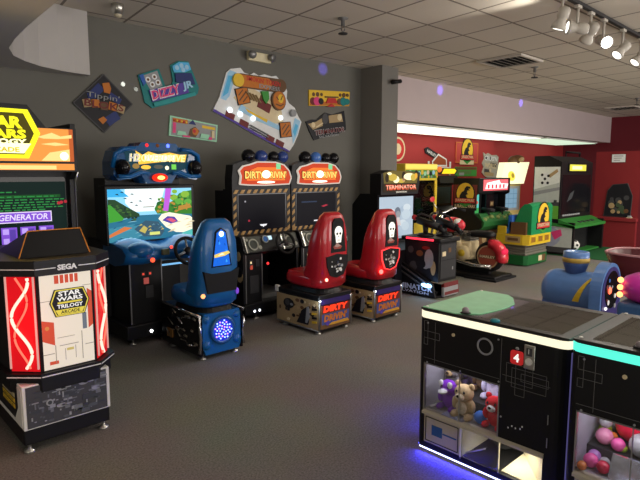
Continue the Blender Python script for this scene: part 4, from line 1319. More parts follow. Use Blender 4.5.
def red_seat(loc, label, outlined):
    t = thing('racing_chair', label, 'arcade chair', loc, 0, 'red skull racing seats')
    seat_shell(t, RED, BLACK)
    F = FRONT(-0.012)
    m = M()
    m.fp(F, [(-0.085, 0.84), (0.13, 0.84), (0.095, 1.15), (0.06, 1.19), (-0.03, 1.19), (-0.06, 1.15)], BLACKM, -0.03, 0.010)
    skull(m, F, 0.02, 1.02, 1.0, 0.014, em('skull_white', (1.0, 0.97, 0.88), 1.0), BLACKM)
    m.fp(F, [(-0.055, 0.90), (0.0, 0.935), (0.07, 0.90), (0.05, 0.875), (-0.04, 0.875)], em('skull_bones', (0.35, 0.08, 0.06), 0.5), 0, 0.014)
    m.fp(F, [(-0.04, 0.905), (0.0, 0.94), (0.05, 0.905), (0.0, 0.893)], em('skull_dim', (0.5, 0.3, 0.25), 0.5), 0, 0.015)
    m.build('skull_window', t)
    m = M()
    SH = [(-0.145, 0.80), (0.0, 0.825), (0.165, 0.80), (0.16, 0.70), (0.10, 0.60), (0.0, 0.575), (-0.09, 0.60), (-0.135, 0.70)]
    m.fp(F, SH, BLACKM, -0.03, 0.010)
    if outlined:
        m.fline(F, SH, 0.009, em('shield_red', (1.0, 0.05, 0.05), 1.8), 0, 0.014, True)
    rr = random.Random(2)
    for k in range(26):
        x, y = rr.gauss(0.01, 0.045), rr.gauss(0.70, 0.05)
        if abs(x) < 0.11 and 0.60 < y < 0.79:
            m.fd(F, x, y, rr.uniform(0.006, 0.017), rr.choice((CHROME, SILVER, P_GRY, P_WHT)), 0, 0.013 + 0.0003 * k, n=10)
    m.fring(F, 0.0, 0.635, 0.03, 0.008, CHROME, 0, 0.02)
    m.build('engine_shield', t)
    M().ell((-0.135, -0.008, 0.565), (0.026, 0.02, 0.026) if outlined else (0.018, 0.015, 0.018), em('red_marker_bright', (1.0, 0.06, 0.05), 7.0) if outlined else em('red_marker', (1.0, 0.30, 0.22), 4.0), 10, 8).build('marker_lamp', t)
    if outlined:
        light('marker_glow', 'POINT', (-0.14, -0.07, 0.565), 0.5, (1, 0.05, 0.04), parent=t, shadow_soft_size=0.03)
    # base
    m = M()
    m.prism([(-0.225, 0.045), (0.225, 0.045), (0.235, 0.34), (0.20, 0.40), (-0.20, 0.40), (-0.235, 0.34)], 'xz', 0.0, 0.68, BLACK)
    m.box((-0.24, 0.24), (-0.004, 0.69), (0.36, 0.415), BLACK, 0.01)
    for x in (-0.232, 0.232):
        m.tube([(x, -0.002, 0.04), (x, -0.002, 0.37)], 0.008, GREY).tube([(x, 0.0, 0.04), (x, 0.68, 0.04)], 0.008, GREY)
    m.build('base', t)
    m = M()
    Fb = FRONT(0.0)
    m.fr(Fb, -0.215, 0.055, 0.215, 0.30, P_BRN, 0, 0.004)
    m.fr(Fb, -0.20, 0.31, 0.225, 0.365, paint('violet', (0.035, 0.02, 0.13)), 0, 0.005)
    m.fp(Fb, [(-0.19, 0.22), (0.20, 0.22), (0.205, 0.30), (-0.20, 0.30)], P_MAR, 0, 0.006)
    m.text(Fb, 'DIRTY', 0.0, 0.262, 0.36, 0.068, ROD, 0.008, shear=0.1, bold=0.06)
    m.fp(Fb, [(-0.20, 0.10), (0.20, 0.10), (0.205, 0.21), (-0.20, 0.21)], paint('bluegrey', (0.06, 0.08, 0.26)), 0, 0.006)
    m.text(Fb, "DRIVIN'", 0.0, 0.165, 0.34, 0.075, P_ORG, 0.008, shear=0.1, bold=0.05)
    m.fp(Fb, [(-0.10, 0.085), (0.20, 0.085), (0.18, 0.115), (-0.06, 0.11)], paint('amber', (0.6, 0.30, 0.03)), 0, 0.009)
    m.fd(Fb, -0.12, 0.11, 0.025, P_PUR, 0, 0.0095)
    m.build('rear_art', t)
    m = M()
    Fl = FR((-0.23, 0.0, 0.0), (0, -1, 0), (0, 0, 1))
    m.fr(Fl, -0.675, 0.05, -0.01, 0.35, P_TAN, 0, 0.006)
    rr = random.Random(6)
    for k in range(30):
        x, y = rr.uniform(-0.63, -0.05), rr.uniform(0.08, 0.32)
        m.fd(Fl, x, y, rr.uniform(0.012, 0.035), rr.choice((P_BRN, P_BLK, P_TAN, P_BRN, P_CRM)), 0, 0.008 + 0.0001 * k, n=7, ry=rr.uniform(0.01, 0.025))
    m.fd(Fl, -0.47, 0.26, 0.085, P_BLK, 0, 0.0125, ry=0.055)
    m.fd(Fl, -0.49, 0.27, 0.035, P_DGR, 0, 0.013)
    m.fd(Fl, -0.42, 0.255, 0.025, P_GRY, 0, 0.0132, ry=0.015)
    m.fp(Fl, [(-0.34, 0.08), (-0.16, 0.08), (-0.13, 0.20), (-0.18, 0.27), (-0.26, 0.22), (-0.30, 0.14)], P_BLK, 0, 0.0128)
    m.fp(Fl, [(-0.18, 0.27), (-0.15, 0.28), (-0.13, 0.17), (-0.17, 0.10), (-0.20, 0.10)], P_GRY, 0, 0.0134)
    for k in range(4):
        m.fp(Fl, [(-0.10, 0.11 + k * 0.045), (-0.03, 0.12 + k * 0.045), (-0.03, 0.14 + k * 0.045), (-0.10, 0.135 + k * 0.045)], P_BLK if k % 2 else P_YEL, 0, 0.0136)
    m.build('side_art', t)
    M().ell((-0.225, 0.0, 0.355), (0.014, 0.012, 0.012), em('corner_white', (0.85, 0.95, 1.0), 8.0 if not outlined else 0.7), 10, 8).build('corner_lamp', t)
    if not outlined:
        light('corner_glow', 'POINT', (-0.27, -0.05, 0.35), 0.7, (0.75, 0.88, 1.0), parent=t, shadow_soft_size=0.03)
    else:
        light('corner_glow', 'POINT', (-0.27, -0.05, 0.35), 0.15, (0.6, 0.8, 1.0), parent=t, shadow_soft_size=0.03)
    M().box((0.215, 0.245), (-0.012, 0.02), (0.30, 0.37), CHROME, 0.005).build('corner_cap', t)
    M().box((-0.245, -0.215), (0.64, 0.70), (0.36, 0.43), WHITE, 0.006).build('corner_cap', t)
    feet(t, [(-0.2, 0.05), (0.2, 0.05), (-0.2, 0.57), (0.2, 0.57)], 0.05)
    return t


red_seat((3.935, 3.9, 0), 'red skull racing seat nearer the blue seat, no lit outline round its engine emblem', False)
red_seat((4.70, 3.82, 0), 'red skull racing seat with red lit outline round its engine emblem', True)

# ------------------------------------------------------------------ hazard striped racing cabinets
HAZ = paint('hazard_tan', (0.44, 0.27, 0.10))


def skull_racer(loc, label, speaker_col, first):
    t = thing('racing_cabinet', label, 'arcade machine', loc, 0, 'hazard striped racing cabinets')
    m = M().box((-0.40, 0.40), (-0.02, 0.95), (0.06, 0.19), BLACK, 0.012).box((-0.40, 0.40), (0.55, 0.95), (0.19, 0.95), BLACK).box((-0.36, 0.36), (0.30, 0.60), (0.90, 1.45), BLACK)
    m.build('base', t)
    for x in (-0.27, -0.20):
        M().ell((x, -0.02, 0.10), (0.013, 0.012, 0.013), em('dd_led', (0.85, 0.92, 1.0), 5.0), 10, 8).build('lamp', t)
    feet(t, [(-0.22, 0.03), (0.34, 0.03)], 0.07)
    m = M().box((-0.36, -0.12), (0.02, 0.55), (0.19, 0.76), BLACK)
    for x in (-0.355, -0.13):
        m.fr(FRONT(0.02), x - 0.006, 0.19, x + 0.006, 0.74, GREY, 0, 0.006)
    m.build('coin_tower', t)
    m = M()
    F = FRONT(0.02)
    for x in (-0.31, -0.22):
        m.fr(F, x, 0.60, x + 0.05, 0.68, DARK, 0, 0.008)
    m.fr(F, -0.297, 0.64, -0.277, 0.665, em('coin_yellow', (1.0, 0.8, 0.4), 0.9), 0, 0.010)
    m.fr(F, -0.295, 0.575, -0.265, 0.62, em('coin_dim_red', (0.7, 0.10, 0.06), 0.6), 0, 0.010)
    m.fr(F, -0.30, 0.30, -0.18, 0.50, DARK, 0, 0.006)
    m.build('coin_door', t)
    M().box((-0.10, 0.34), (0.1, 0.55), (0.19, 0.24), GREY, 0.005).build('footplate', t)
    M().box((0.375, 0.405), (0.0, 0.6), (0.19, 0.86), BLACK).build('side_panel', t)
    m = M().box((-0.405, -0.375), (0.0, 0.6), (0.19, 0.86), BLACK)
    Fl = FR((-0.405, 0, 0), (0, -1, 0), (0, 0, 1))
    rr = random.Random(12)
    for k in range(14):
        m.fd(Fl, rr.uniform(-0.5, -0.06), rr.uniform(0.25, 0.8), rr.uniform(0.03, 0.07), rr.choice((P_BRN, P_TAN, P_BLK)), 0, 0.004 + 0.0002 * k, n=9, ry=rr.uniform(0.05, 0.10))
    m.build('side_panel', t)
    # dash with round speakers
    m = M()
    m.prism([(0.30, 0.70), (0.04, 0.73), (-0.03, 0.77), (0.05, 0.945), (0.30, 0.965)], 'yz', -0.40, 0.40, BLACK)
    m.build('dashboard', t)
    Fd = FR((0, -0.03, 0.77), (1, 0, 0), Vector((0, 0.08, 0.175)).normalized())
    SP, SPG = mat('speaker_frame', (0.34, 0.36, 0.30), 0.4, 0.5), mat('speaker_cone', (0.05, 0.06, 0.05), 0.6)
    for x in (-0.26, 0.27):
        m = M()
        m.fr(Fd, x - 0.11, 0.01, x + 0.11, 0.185, mat('dash_plate', (0.05, 0.055, 0.045), 0.4, 0.3), 0, 0.006)
        m.fring(Fd, x, 0.09, 0.068, 0.016, SP if x < 0 else speaker_col, 0, 0.016)
        m.fd(Fd, x, 0.09, 0.05, SPG, 0, 0.008)
        m.fd(Fd, x + 0.085, 0.05, 0.022, SP, 0, 0.012).fd(Fd, x - 0.075, 0.15, 0.016, SP, 0, 0.012)
        m.fr(Fd, x - 0.115, 0.0, x - 0.10, 0.19, SILVER, 0, 0.01)
        m.build('speaker', t)
    m = M()
    m.fring(Fd, -0.075, 0.14, 0.045, 0.012, SP, 0, 0.014)
    m.fd(Fd, -0.075, 0.14, 0.034, em('gauge_blue', (0.03, 0.10, 0.28), 0.7), 0, 0.010)
    m.fr(Fd, -0.03, 0.13, 0.02, 0.175, em('gauge_white', (0.6, 0.85, 1.0), 1.1), 0, 0.010)
    m.build('gauge', t)
    wheel(t, (0.10, -0.13, 0.86), 0.125, RUBBER, DARK, 0.4)
    M().ell((0.02, 0.10, 0.60), (0.016, 0.014, 0.016), em('dd_red', (1.0, 0.04, 0.04), 1.6), 10, 8).build('lamp', t)
    # monitor with hazard frame
    m = M().box((-0.42, 0.42), (0.16, 0.34), (0.94, 1.47), BLACK)
    F = FRONT(0.16)
    m.fr(F, -0.35, 0.99, 0.35, 1.415, BLACKG, 0, 0.003)
    m.build('monitor_housing', t)
    m = M()
    for (x0, x1, y) in ((-0.41, 0.41, 1.42), (-0.41, 0.41, 0.955)):
        k = x0
        while k < x1 - 0.03:
            m.fp(F, [(k, y), (k + 0.045, y), (k + 0.075, y + 0.042), (k + 0.03, y + 0.042)], HAZ, 0, 0.006)
            k += 0.09
    for x in (-0.41, 0.37):
        k = 0.96
        while k < 1.41:
            m.fp(F, [(x, k), (x + 0.04, k + 0.03), (x + 0.04, k + 0.075), (x, k + 0.045)], HAZ, 0, 0.006)
            k += 0.09
    m.build('hazard_frame', t)
    m = M()
    m.fr(F, -0.34, 1.0, 0.34, 1.405, em('dd_screen', (0.008, 0.008, 0.016), 0.2), 0, 0.005)
    if first:
        m.fp(F, [(-0.05, 1.06), (0.06, 1.06), (0.04, 1.04), (0.02, 1.04), (0.005, 1.025), (-0.01, 1.04), (-0.03, 1.04)], em('dd_white', (0.9, 0.9, 0.95), 0.9), 0, 0.007)
        m.fd(F, -0.20, 1.11, 0.012, em('dd_dimred', (0.5, 0.03, 0.06), 0.8), 0, 0.007).fd(F, -0.25, 1.33, 0.010, em('dd_grey', (0.4, 0.4, 0.45), 0.8), 0, 0.007)
    else:
        m.fr(F, -0.05, 1.045, 0.05, 1.06, em('dd_white', (0.9, 0.9, 0.95), 0.9), 0, 0.007)
        m.fp(F, [(0.08, 1.23), (0.16, 1.25), (0.20, 1.24), (0.12, 1.22)], em('dd_dimred', (0.5, 0.03, 0.06), 0.8), 0, 0.007)
        m.fr(F, -0.26, 1.285, 0.0, 1.30, em('dd_dimblue', (0.03, 0.05, 0.10), 0.8), 0, 0.007)
    m.build('screen', t)
    # lit header
    m = M()
    m.prism([(-0.42, 1.47), (0.42, 1.47), (0.42, 1.56), (0.42, 1.62), (0.40, 1.74), (0.25, 1.80), (-0.2, 1.80), (-0.40, 1.74), (-0.42, 1.60)], 'xz', 0.16, 0.30, BLACK)
    m.build('header', t)
    m = M()
    F = FR((0.02, 0.16, -0.085))
    HS = [(-0.345, 1.61), (-0.22, 1.60), (0.0, 1.595), (0.2, 1.60), (0.37, 1.605), (0.40, 1.68), (0.37, 1.76), (0.29, 1.83), (0.16, 1.86), (-0.1, 1.86), (-0.2, 1.83), (-0.30, 1.81), (-0.355, 1.76), (-0.33, 1.70)]
    m.fp(F, HS, em('dd_deepred', (0.75, 0.07, 0.02), 0.65), -0.01, 0.02)
    m.fline(F, HS, 0.014, em('dd_outline', (0.85, 0.75, 0.65), 0.6), 0, 0.026, True)
    m.fp(F, [(-0.25, 1.65), (0.30, 1.65), (0.33, 1.72), (0.20, 1.80), (-0.1, 1.80), (-0.27, 1.74)], em('dd_orange', (1.0, 0.22, 0.03), 0.9), 0, 0.022)
    m.text(F, "DIRTY DRIVIN'", 0.02, 1.715, 0.62, 0.10, em('dd_black', (0.10, 0.05, 0.02), 0.3), 0.024, bold=0.06)
    m.text(F, "DIRTY DRIVIN'", 0.02, 1.715, 0.60, 0.085, em('dd_gold', (1.0, 0.62, 0.14), 1.2), 0.027, bold=0.03)
    m.fd(F, 0.02, 1.72, 0.06, em('dd_hot', (1.0, 0.92, 0.70), 2.2), 0, 0.0275, ry=0.045)
    m.fd(F, 0.02, 1.63, 0.13, em('dd_hot', (1.0, 0.92, 0.70), 2.2), 0, 0.024, ry=0.014)
    m.fr(F, 0.17, 1.78, 0.235, 1.845, em('dd_green', (0.25, 0.75, 0.35), 0.8), 0, 0.027)
    m.build('marquee', t)
    cols = (BLACKG, mat('dark_blue_gloss', (0.02, 0.05, 0.22), 0.12, coat=0.5), BLACKG, mat('dark_blue_gloss', (0, 0, 0)) if first else BLACKG)
    if not first:
        cols = (BLACKG, mat('mid_blue_gloss', (0.06, 0.17, 0.50), 0.12, coat=0.5), BLACKG, BLACKG)
    for k, x in enumerate((-0.20, -0.02, 0.16, 0.30)):
        r_ = (0.085, 0.08, 0.07, 0.075)[k]
        m = M()
        m.ell((x + 0.03, 0.19, 1.84), (r_, r_ * 0.9, r_ * 0.95), cols[k])
        m.build('lamp_dome', t)
    light('marquee_glow', 'AREA', (0, 0.05, 1.72), 1.2, (1.0, 0.45, 0.15), (0, -1, 1.2), t, shape='RECTANGLE', size=0.7, size_y=0.2)
    return t


skull_racer((3.86, 4.86, 0), 'hazard striped racing cabinet nearer the blue machine, lit orange header', mat('speaker_frame', (0.34, 0.36, 0.30)), True)
skull_racer((4.72, 4.86, 0), 'hazard striped racing cabinet nearer the grey column, green dash speaker', mat('speaker_green', (0.02, 0.30, 0.15), 0.4), False)

# ------------------------------------------------------------------ robot war gun cabinet, pedestal corner at X 5.95, Y 4.0
tm = thing('gun_cabinet', 'dark robot war shooting cabinet with twin guns and pale screen', 'arcade machine', (6.16, 4.0, 0))
m = M()
m.prism([(0.85, 0.05), (1.35, 0.05), (1.35, 1.20), (1.2, 1.36), (0.88, 1.36), (0.88, 0.66), (0.55, 0.60), (0.55, 0.1)], 'yz', -0.42, 0.42, BLACK)
m.build('monitor_cabinet', tm)
m = M()
F = FRONT(0.878)
m.fr(F, -0.42, 0.68, 0.42, 1.345, BLACKG, 0, 0.004)
SK = lambda n, c, s_=0.9: em('pale_' + n, c, s_)
m.fr(F, -0.385, 0.71, 0.385, 1.315, SK('sky', (0.42, 0.52, 0.62)), 0, 0.006)
rr = random.Random(4)
for k in range(12):
    m.fd(F, rr.uniform(-0.27, 0.27), rr.uniform(0.85, 1.2), rr.uniform(0.06, 0.11), SK('cloud%d' % (k % 3), ((0.50, 0.60, 0.68), (0.36, 0.46, 0.57), (0.58, 0.66, 0.72))[k % 3]), 0, 0.0065 + 0.0001 * k, ry=rr.uniform(0.04, 0.08))
m.fd(F, 0.02, 1.08, 0.07, SK('shape', (0.14, 0.17, 0.22)), 0, 0.009, ry=0.085)
m.fd(F, 0.03, 1.06, 0.05, SK('shape2', (0.28, 0.30, 0.33)), 0, 0.0095, ry=0.05)
m.fp(F, [(0.0, 0.9), (0.1, 0.9), (0.06, 1.02), (0.0, 1.02)], SK('pink', (0.62, 0.55, 0.55)), 0, 0.0095)
m.fr(F, -0.385, 0.71, 0.385, 0.745, SK('base', (0.30, 0.38, 0.46)), 0, 0.0094)
m.build('screen', tm)
m = M()
m.prism([(-0.44, 1.35), (0.40, 1.35), (0.43, 1.50), (0.44, 1.66), (0.20, 1.68), (0.05, 1.665), (-0.2, 1.69), (-0.44, 1.64)], 'xz', 0.80, 1.0, BLACK)
m.build('header', tm)
m = M()
F = FRONT(0.80)
TY, TP = em('robot_yellow', (0.65, 0.48, 0.08), 0.75), em('robot_pale', (1.0, 0.90, 0.55), 1.1)
TO, TD = em('robot_olive', (0.20, 0.15, 0.04), 0.6), em('robot_dark', (0.05, 0.035, 0.02), 0.5)
m.fp(F, [(-0.38, 1.50), (0.36, 1.50), (0.40, 1.64), (0.2, 1.675), (-0.2, 1.685), (-0.40, 1.65)], TO, 0, 0.004)
for (x, y, a, b, mm) in ((-0.20, 1.59, 0.10, 0.05, TY), (-0.12, 1.56, 0.07, 0.05, TP), (0.18, 1.60, 0.13, 0.05, TP), (0.28, 1.59, 0.07, 0.05, TY), (-0.32, 1.58, 0.04, 0.06, TD), (0.05, 1.61, 0.045, 0.06, TD), (0.0, 1.54, 0.08, 0.03, TY), (0.05, 1.56, 0.03, 0.03, em('robot_flesh', (0.6, 0.35, 0.2), 0.7)), (-0.27, 1.64, 0.05, 0.02, TP), (0.34, 1.61, 0.03, 0.04, em('robot_orange', (0.9, 0.45, 0.05), 0.8))):
    m.fd(F, x, y, a, mm, 0, 0.005 + abs(x) * 0.002, ry=b)
m.fr(F, -0.40, 1.385, 0.37, 1.505, TD, 0, 0.0065)
m.text(F, 'TERMINATOR', 0.0, 1.45, 0.70, 0.075, em('robot_red', (0.85, 0.12, 0.05), 0.8), 0.008, bold=0.05)
m.text(F, 'TERMINATOR', 0.0, 1.455, 0.68, 0.045, em('robot_red_hot', (1.0, 0.60, 0.45), 1.0), 0.009, bold=0.0)
m.text(F, 'SALVATION', 0.0, 1.385, 0.24, 0.022, em('robot_text', (0.9, 0.85, 0.7), 0.8), 0.008, bold=0.02)
m.build('marquee', tm)
m = M()
m.box((-0.21, 0.21), (0.0, 0.55), (0.22, 0.76), BLACK)
m.prism([(-0.21, 0.10), (0.21, 0.10), (0.25, 0.02), (-0.25, 0.02)], 'xz', 0.0, 0.6, BLACK)
m.box((-0.24, 0.24), (-0.04, 0.60), (0.74, 0.80), BLACK, 0.015)
Fl = FR((-0.21, 0, 0), (0, -1, 0), (0, 0, 1))
m.fr(Fl, -0.54, 0.24, -0.01, 0.74, P_BLK, 0, 0.003)
for (x, y, a, b, mm) in ((-0.45, 0.62, 0.06, 0.06, P_DGR), (-0.30, 0.58, 0.07, 0.05, P_BRN), (-0.15, 0.52, 0.09, 0.16, P_GRY), (-0.28, 0.44, 0.10, 0.08, P_BLK), (-0.08, 0.40, 0.05, 0.12, P_TAN), (-0.20, 0.40, 0.05, 0.03, P_GRY), (-0.40, 0.40, 0.08, 0.08, P_DGR), (-0.2, 0.66, 0.08, 0.03, P_MAR)):
    m.fd(Fl, x, y, a * 0.8, mm, 0, 0.004 + 0.003 * a, ry=b * 0.8)
m.build('gun_pedestal', tm)
m = M()
F = FRONT(0.0)
m.fr(F, -0.17, 0.26, 0.18, 0.72, DARK, 0, 0.008)
m.fr(F, -0.165, 0.50, 0.175, 0.51, BLACK, 0, 0.010)
m.fr(F, -0.14, 0.56, -0.06, 0.62, P_CRM, 0, 0.012).fr(F, 0.0, 0.60, 0.06, 0.66, P_BRN, 0, 0.012).fr(F, 0.10, 0.36, 0.12, 0.40, P_GRY, 0, 0.012)
m.build('coin_door', tm)
M().box((-0.26, -0.24), (0.06, 0.50), (0.765, 0.79), em('red_light_bar', (1.0, 0.03, 0.06), 2.2), 0.004).build('light_bar', tm)
light('bar_glow', 'POINT', (-0.33, 0.28, 0.76), 0.6, (1, 0.05, 0.05), parent=tm, shadow_soft_size=0.08)
m = M().box((-0.235, 0.24), (0.0, 0.75), (0.04, 0.10), BLACK)
m.prism([(-0.04, 0.04), (0.02, 0.0), (0.02, 0.17), (-0.02, 0.20)], 'yz', -0.10, 0.24, P_MAR)
m.box((-0.12, 0.22), (-0.035, 0.0), (0.02, 0.14), P_GRY)
m.build('floor_skirt', tm)
# side wing carrying the lettering
m = M()
m.prism([(0.0, 0.02), (0.85, 0.02), (0.95, 0.45), (0.80, 0.56), (0.05, 0.20)], 'yz', -0.27, -0.235, BLACK)
Fw = FR((-0.27, 0, 0), (0, -1, 0), (0, 0, 1))
LW = paint('letter_grey', (0.55, 0.60, 0.75))
m.text(Fw, 'TERMINATOR', -0.42, 0.125, 0.76, 0.075, LW, 0.004, bold=0.04)
m.text(Fw, 'SALVATION', -0.38, 0.06, 0.56, 0.035, LW, 0.004, bold=0.02)
m.build('side_wing', tm)
m = M()
for dz in (0.0, 0.07):
    m.tube([(-0.275, 0.80, 0.42 + dz), (-0.285, 0.12, 0.13 + dz)], 0.014, DARK, 8)
m.build('side_rail', tm)
M().ell((-0.275, 0.14, 0.17), (0.03, 0.09, 0.03), em('blue_white_lamp', (0.30, 0.62, 1.0), 5.0)).build('wing_lamp', tm)
light('wing_glow', 'POINT', (-0.36, 0.12, 0.18), 1.0, (0.3, 0.55, 1.0), parent=tm, shadow_soft_size=0.05)
for k, (x, y, az) in enumerate(((-0.06, 0.32, 0.15), (0.12, 0.14, -0.1))):
    m = M()
    R_ = Matrix.Translation((x, y, 0.98)) @ Matrix.Rotation(az, 4, 'Z') @ Matrix.Rotation(0.25, 4, 'X')
    def Tp(p): return R_ @ Vector(p)
    m.tube([(x, y, 0.80), (x, y, 0.96)], 0.035, BLACK, 10)
    m.tube([Tp((0, -0.20, 0.0)), Tp((0, 0.12, 0.0))], 0.05, BLACK, 10)
    m.tube([Tp((0, 0.12, 0.02)), Tp((0, 0.18, 0.02))], 0.022, DARK, 8)
    m.tube([Tp((0, -0.18, 0.0)), Tp((0, -0.30, -0.04))], 0.035, BLACK, 8)
    m.tube([Tp((0, 0.02, -0.03)), Tp((0, -0.03, -0.16))], 0.022, BLACK, 8)
    m.tube([Tp((0, -0.12, 0.05)), Tp((0, -0.05, 0.10)), Tp((0, 0.10, 0.10)), Tp((0, 0.15, 0.05))], 0.014, DARK, 8)
    m.lathe([(0, 0), (0.12, 0), (0.10, 0.035), (0, 0.05)], (x, y, 0.80), (0, 0, 1), BLACK, 16)
    gun = m.build('gun', tm)
    M().tube([Tp((0.0, 0.16, 0.02)), Tp((0, 0.21, 0.02))], 0.036, RED, 8).build('end_cap', gun)
    M().tube([Tp((0.045, -0.1, 0.02)), Tp((0.05, 0.1, -0.02))], 0.012, SILVER, 6).build('trigger_guard', gun)

# ------------------------------------------------------------------ yellow prize crane behind the column
yc = thing('prize_crane', 'tall yellow prize crane cabinet behind the robot war machine', 'arcade machine', (7.85, 5.67, 0))
YC = mat('crane_yellow', (0.80, 0.60, 0.06), 0.4)
m = M().box((-0.47, 0.47), (0.0, 0.8), (0.03, 0.78), YC, 0.01).box((-0.47, 0.47), (0.0, 0.8), (1.52, 1.81), YC, 0.01).box((-0.47, 0.47), (0.76, 0.8), (0.78, 1.52), YC)
m.box((0.44, 0.47), (0.04, 0.76), (0.78, 1.52), YC).box((-0.47, -0.44), (0.04, 0.76), (0.78, 1.52), YC)
for x in (-0.47, 0.43):
    for y in (0.0, 0.76):
        m.box((x, x + 0.04), (y, y + 0.04), (0.78, 1.52), YC)
m.build('body', yc)
m = M()
F = FRONT(0.0)
m.fr(F, -0.46, 1.56, 0.46, 1.70, P_GRN, 0, 0.004)
for k in range(11):
    x = -0.42 + k * 0.085
    m.fd(F, x, 1.64 + 0.02 * (k % 2), 0.04, (P_YEL, P_LGRN, P_CRM, P_BLK, P_SKY)[k % 5], 0, 0.005 + 0.0003 * k)
    m.fd(F, x + 0.02, 1.585, 0.022, (P_BRN, P_YEL, P_GRY)[k % 3], 0, 0.009 + 0.0002 * k)
m.fr(F, -0.46, 1.72, 0.46, 1.80, em('crane_header', (1.0, 0.78, 0.15), 0.9), 0, 0.004)
m.build('header_art', yc)
M().box((0.22, 0.30), (0.03, 0.06), (0.80, 1.50), em('crane_lamp', (1.0, 0.92, 0.45), 1.6)).build('lamp_tube', yc)
light('crane_light', 'POINT', (0.1, 0.3, 1.46), 22, (1.0, 0.85, 0.35), parent=yc, shadow_soft_size=0.06)
M().box((-0.43, 0.43), (0.70, 0.74), (0.80, 1.5), mat('crane_mirror', (0.55, 0.45, 0.12), 0.4, 0.1)).build('mirror_back', yc)
M().box((-0.43, 0.43), (0.012, 0.018), (0.78, 1.52), glass('crane_glass')).build('front_glass', yc)
m = M().box((-0.05, 0.05), (0.35, 0.45), (1.40, 1.50), SILVER).tube([(0, 0.4, 1.4), (0, 0.4, 1.22)], 0.012, SILVER)
for a in range(3):
    q = a * 2 * PI / 3
    m.tube([(0, 0.4, 1.22), (0.09 * math.cos(q), 0.4 + 0.09 * math.sin(q), 1.15), (0.03 * math.cos(q), 0.4 + 0.03 * math.sin(q), 1.05)], 0.01, SILVER, 6)
m.build('claw', yc)
rr = random.Random(9)
for k in range(9):
    r_ = rr.uniform(0.08, 0.11)
    o = M().ell((0, 0, r_), (r_, r_, r_ * 0.95), mat('prize_%d' % (k % 4), ((0.7, 0.1, 0.1), (0.8, 0.6, 0.1), (0.2, 0.4, 0.7), (0.7, 0.7, 0.65))[k % 4], 0.6), 12, 8).build('prize_ball')
    tag_loc(o, (7.85 - 0.31 + 0.31 * (k % 3), 5.67 + 0.16 + 0.22 * (k // 3), 0.782), 'coloured prize ball heaped inside the yellow crane cabinet', 'ball', 'prize balls in the yellow crane')

# ------------------------------------------------------------------ dark cabinet with yellow topper
dk = thing('arcade_cabinet', 'black cabinet with small glowing yellow topper behind the motorcycle', 'arcade machine', (9.55, 6.22, 0))
m = M()
m.prism([(0.0, 0.03), (0.8, 0.03), (0.8, 1.60), (0.0, 1.60), (-0.03, 1.45), (0.12, 1.40), (0.12, 0.98), (-0.15, 0.90), (-0.15, 0.78), (0.0, 0.70)], 'yz', -0.36, 0.30, BLACK)
m.build('body', dk)
m = M()
m.fr(FRONT(0.115), -0.32, 1.0, 0.26, 1.39, BLACKG, 0, 0.005).fr(FRONT(0.115), -0.29, 1.03, 0.23, 1.37, mat('dead_screen', (0.02, 0.045, 0.05), 0.2), 0, 0.007)
m.build('screen', dk)
m = M().prism([(-0.34, 1.62), (0.18, 1.62), (0.28, 1.70), (0.18, 1.75), (-0.24, 1.75)], 'xz', -0.02, 0.2, BLACK)
m.fp(FRONT(-0.02), [(-0.30, 1.635), (0.15, 1.635), (0.22, 1.70), (0.15, 1.735), (-0.22, 1.735)], em('topper_yellow', (1.0, 0.75, 0.02), 1.0), 0, 0.006)
m.build('topper', dk)
M().ell((-0.30, 0.03, 1.72), (0.06, 0.04, 0.06), em('topper_orange', (0.95, 0.22, 0.04), 0.8)).build('lamp', dk)

# ------------------------------------------------------------------ black dinosaur gun cabinet
dc = thing('gun_cabinet', 'black upright shooting cabinet with dinosaur side art and pink lit header', 'arcade machine', (9.27, 5.05, 0))
m = M()
for x0, x1 in ((-0.57, -0.54), (0.54, 0.57)):
    m.prism([(0.0, 0.03), (0.52, 0.03), (0.52, 1.56), (0.0, 1.56), (0.0, 1.28), (0.08, 1.24), (0.08, 0.92), (-0.08, 0.80), (-0.08, 0.68), (0.0, 0.62)], 'yz', x0, x1, BLACK)
m.box((-0.54, 0.54), (0.05, 0.52), (0.03, 0.8), BLACK).box((-0.54, 0.54), (0.30, 0.52), (0.8, 1.5), BLACKM).box((-0.54, 0.54), (0.03, 0.52), (1.30, 1.55), BLACK)
Fl = FR((-0.57, 0, 0), (0, -1, 0), (0, 0, 1))
m.build('body', dc)
m = M()
m.fr(Fl, -0.50, 0.98, -0.03, 1.44, P_MAR, 0, 0.004)
m.fr(Fl, -0.50, 0.98, -0.03, 1.10, P_BLK, 0, 0.005)
dino_badge(m, Fl, -0.265, 1.24, 0.44, 0.005, P_YEL)
m.text(Fl, 'JURASSIC PARK', -0.265, 1.045, 0.44, 0.08, P_CRM, 0.008, bold=0.02)
m.build('side_art', dc)
m = M()
F = FRONT(0.03)
m.fr(F, -0.36, 1.33, 0.56, 1.53, em('header_pink', (1.0, 0.16, 0.18), 1.0), 0, 0.005)
m.fp(F, [(-0.30, 1.36), (0.50, 1.36), (0.54, 1.45), (0.25, 1.46), (0.2, 1.52), (0.0, 1.50), (-0.25, 1.47)], em('header_pale_pink', (1.0, 0.80, 0.78), 1.4), 0, 0.007)
for k in range(5):
    m.fr(F, -0.22 + k * 0.14, 1.37, -0.16 + k * 0.14, 1.44, em('header_crimson', (0.8, 0.05, 0.08), 0.8), 0, 0.009)
m.fr(F, -0.545, 1.32, -0.51, 1.54, em('header_edge', (0.9, 0.9, 0.9), 0.9), 0, 0.005)
m.build('marquee', dc)
m = M()
F = FRONT(0.29)
m.fr(F, -0.54, 0.86, -0.02, 1.28, BLACKG, 0, 0.004)
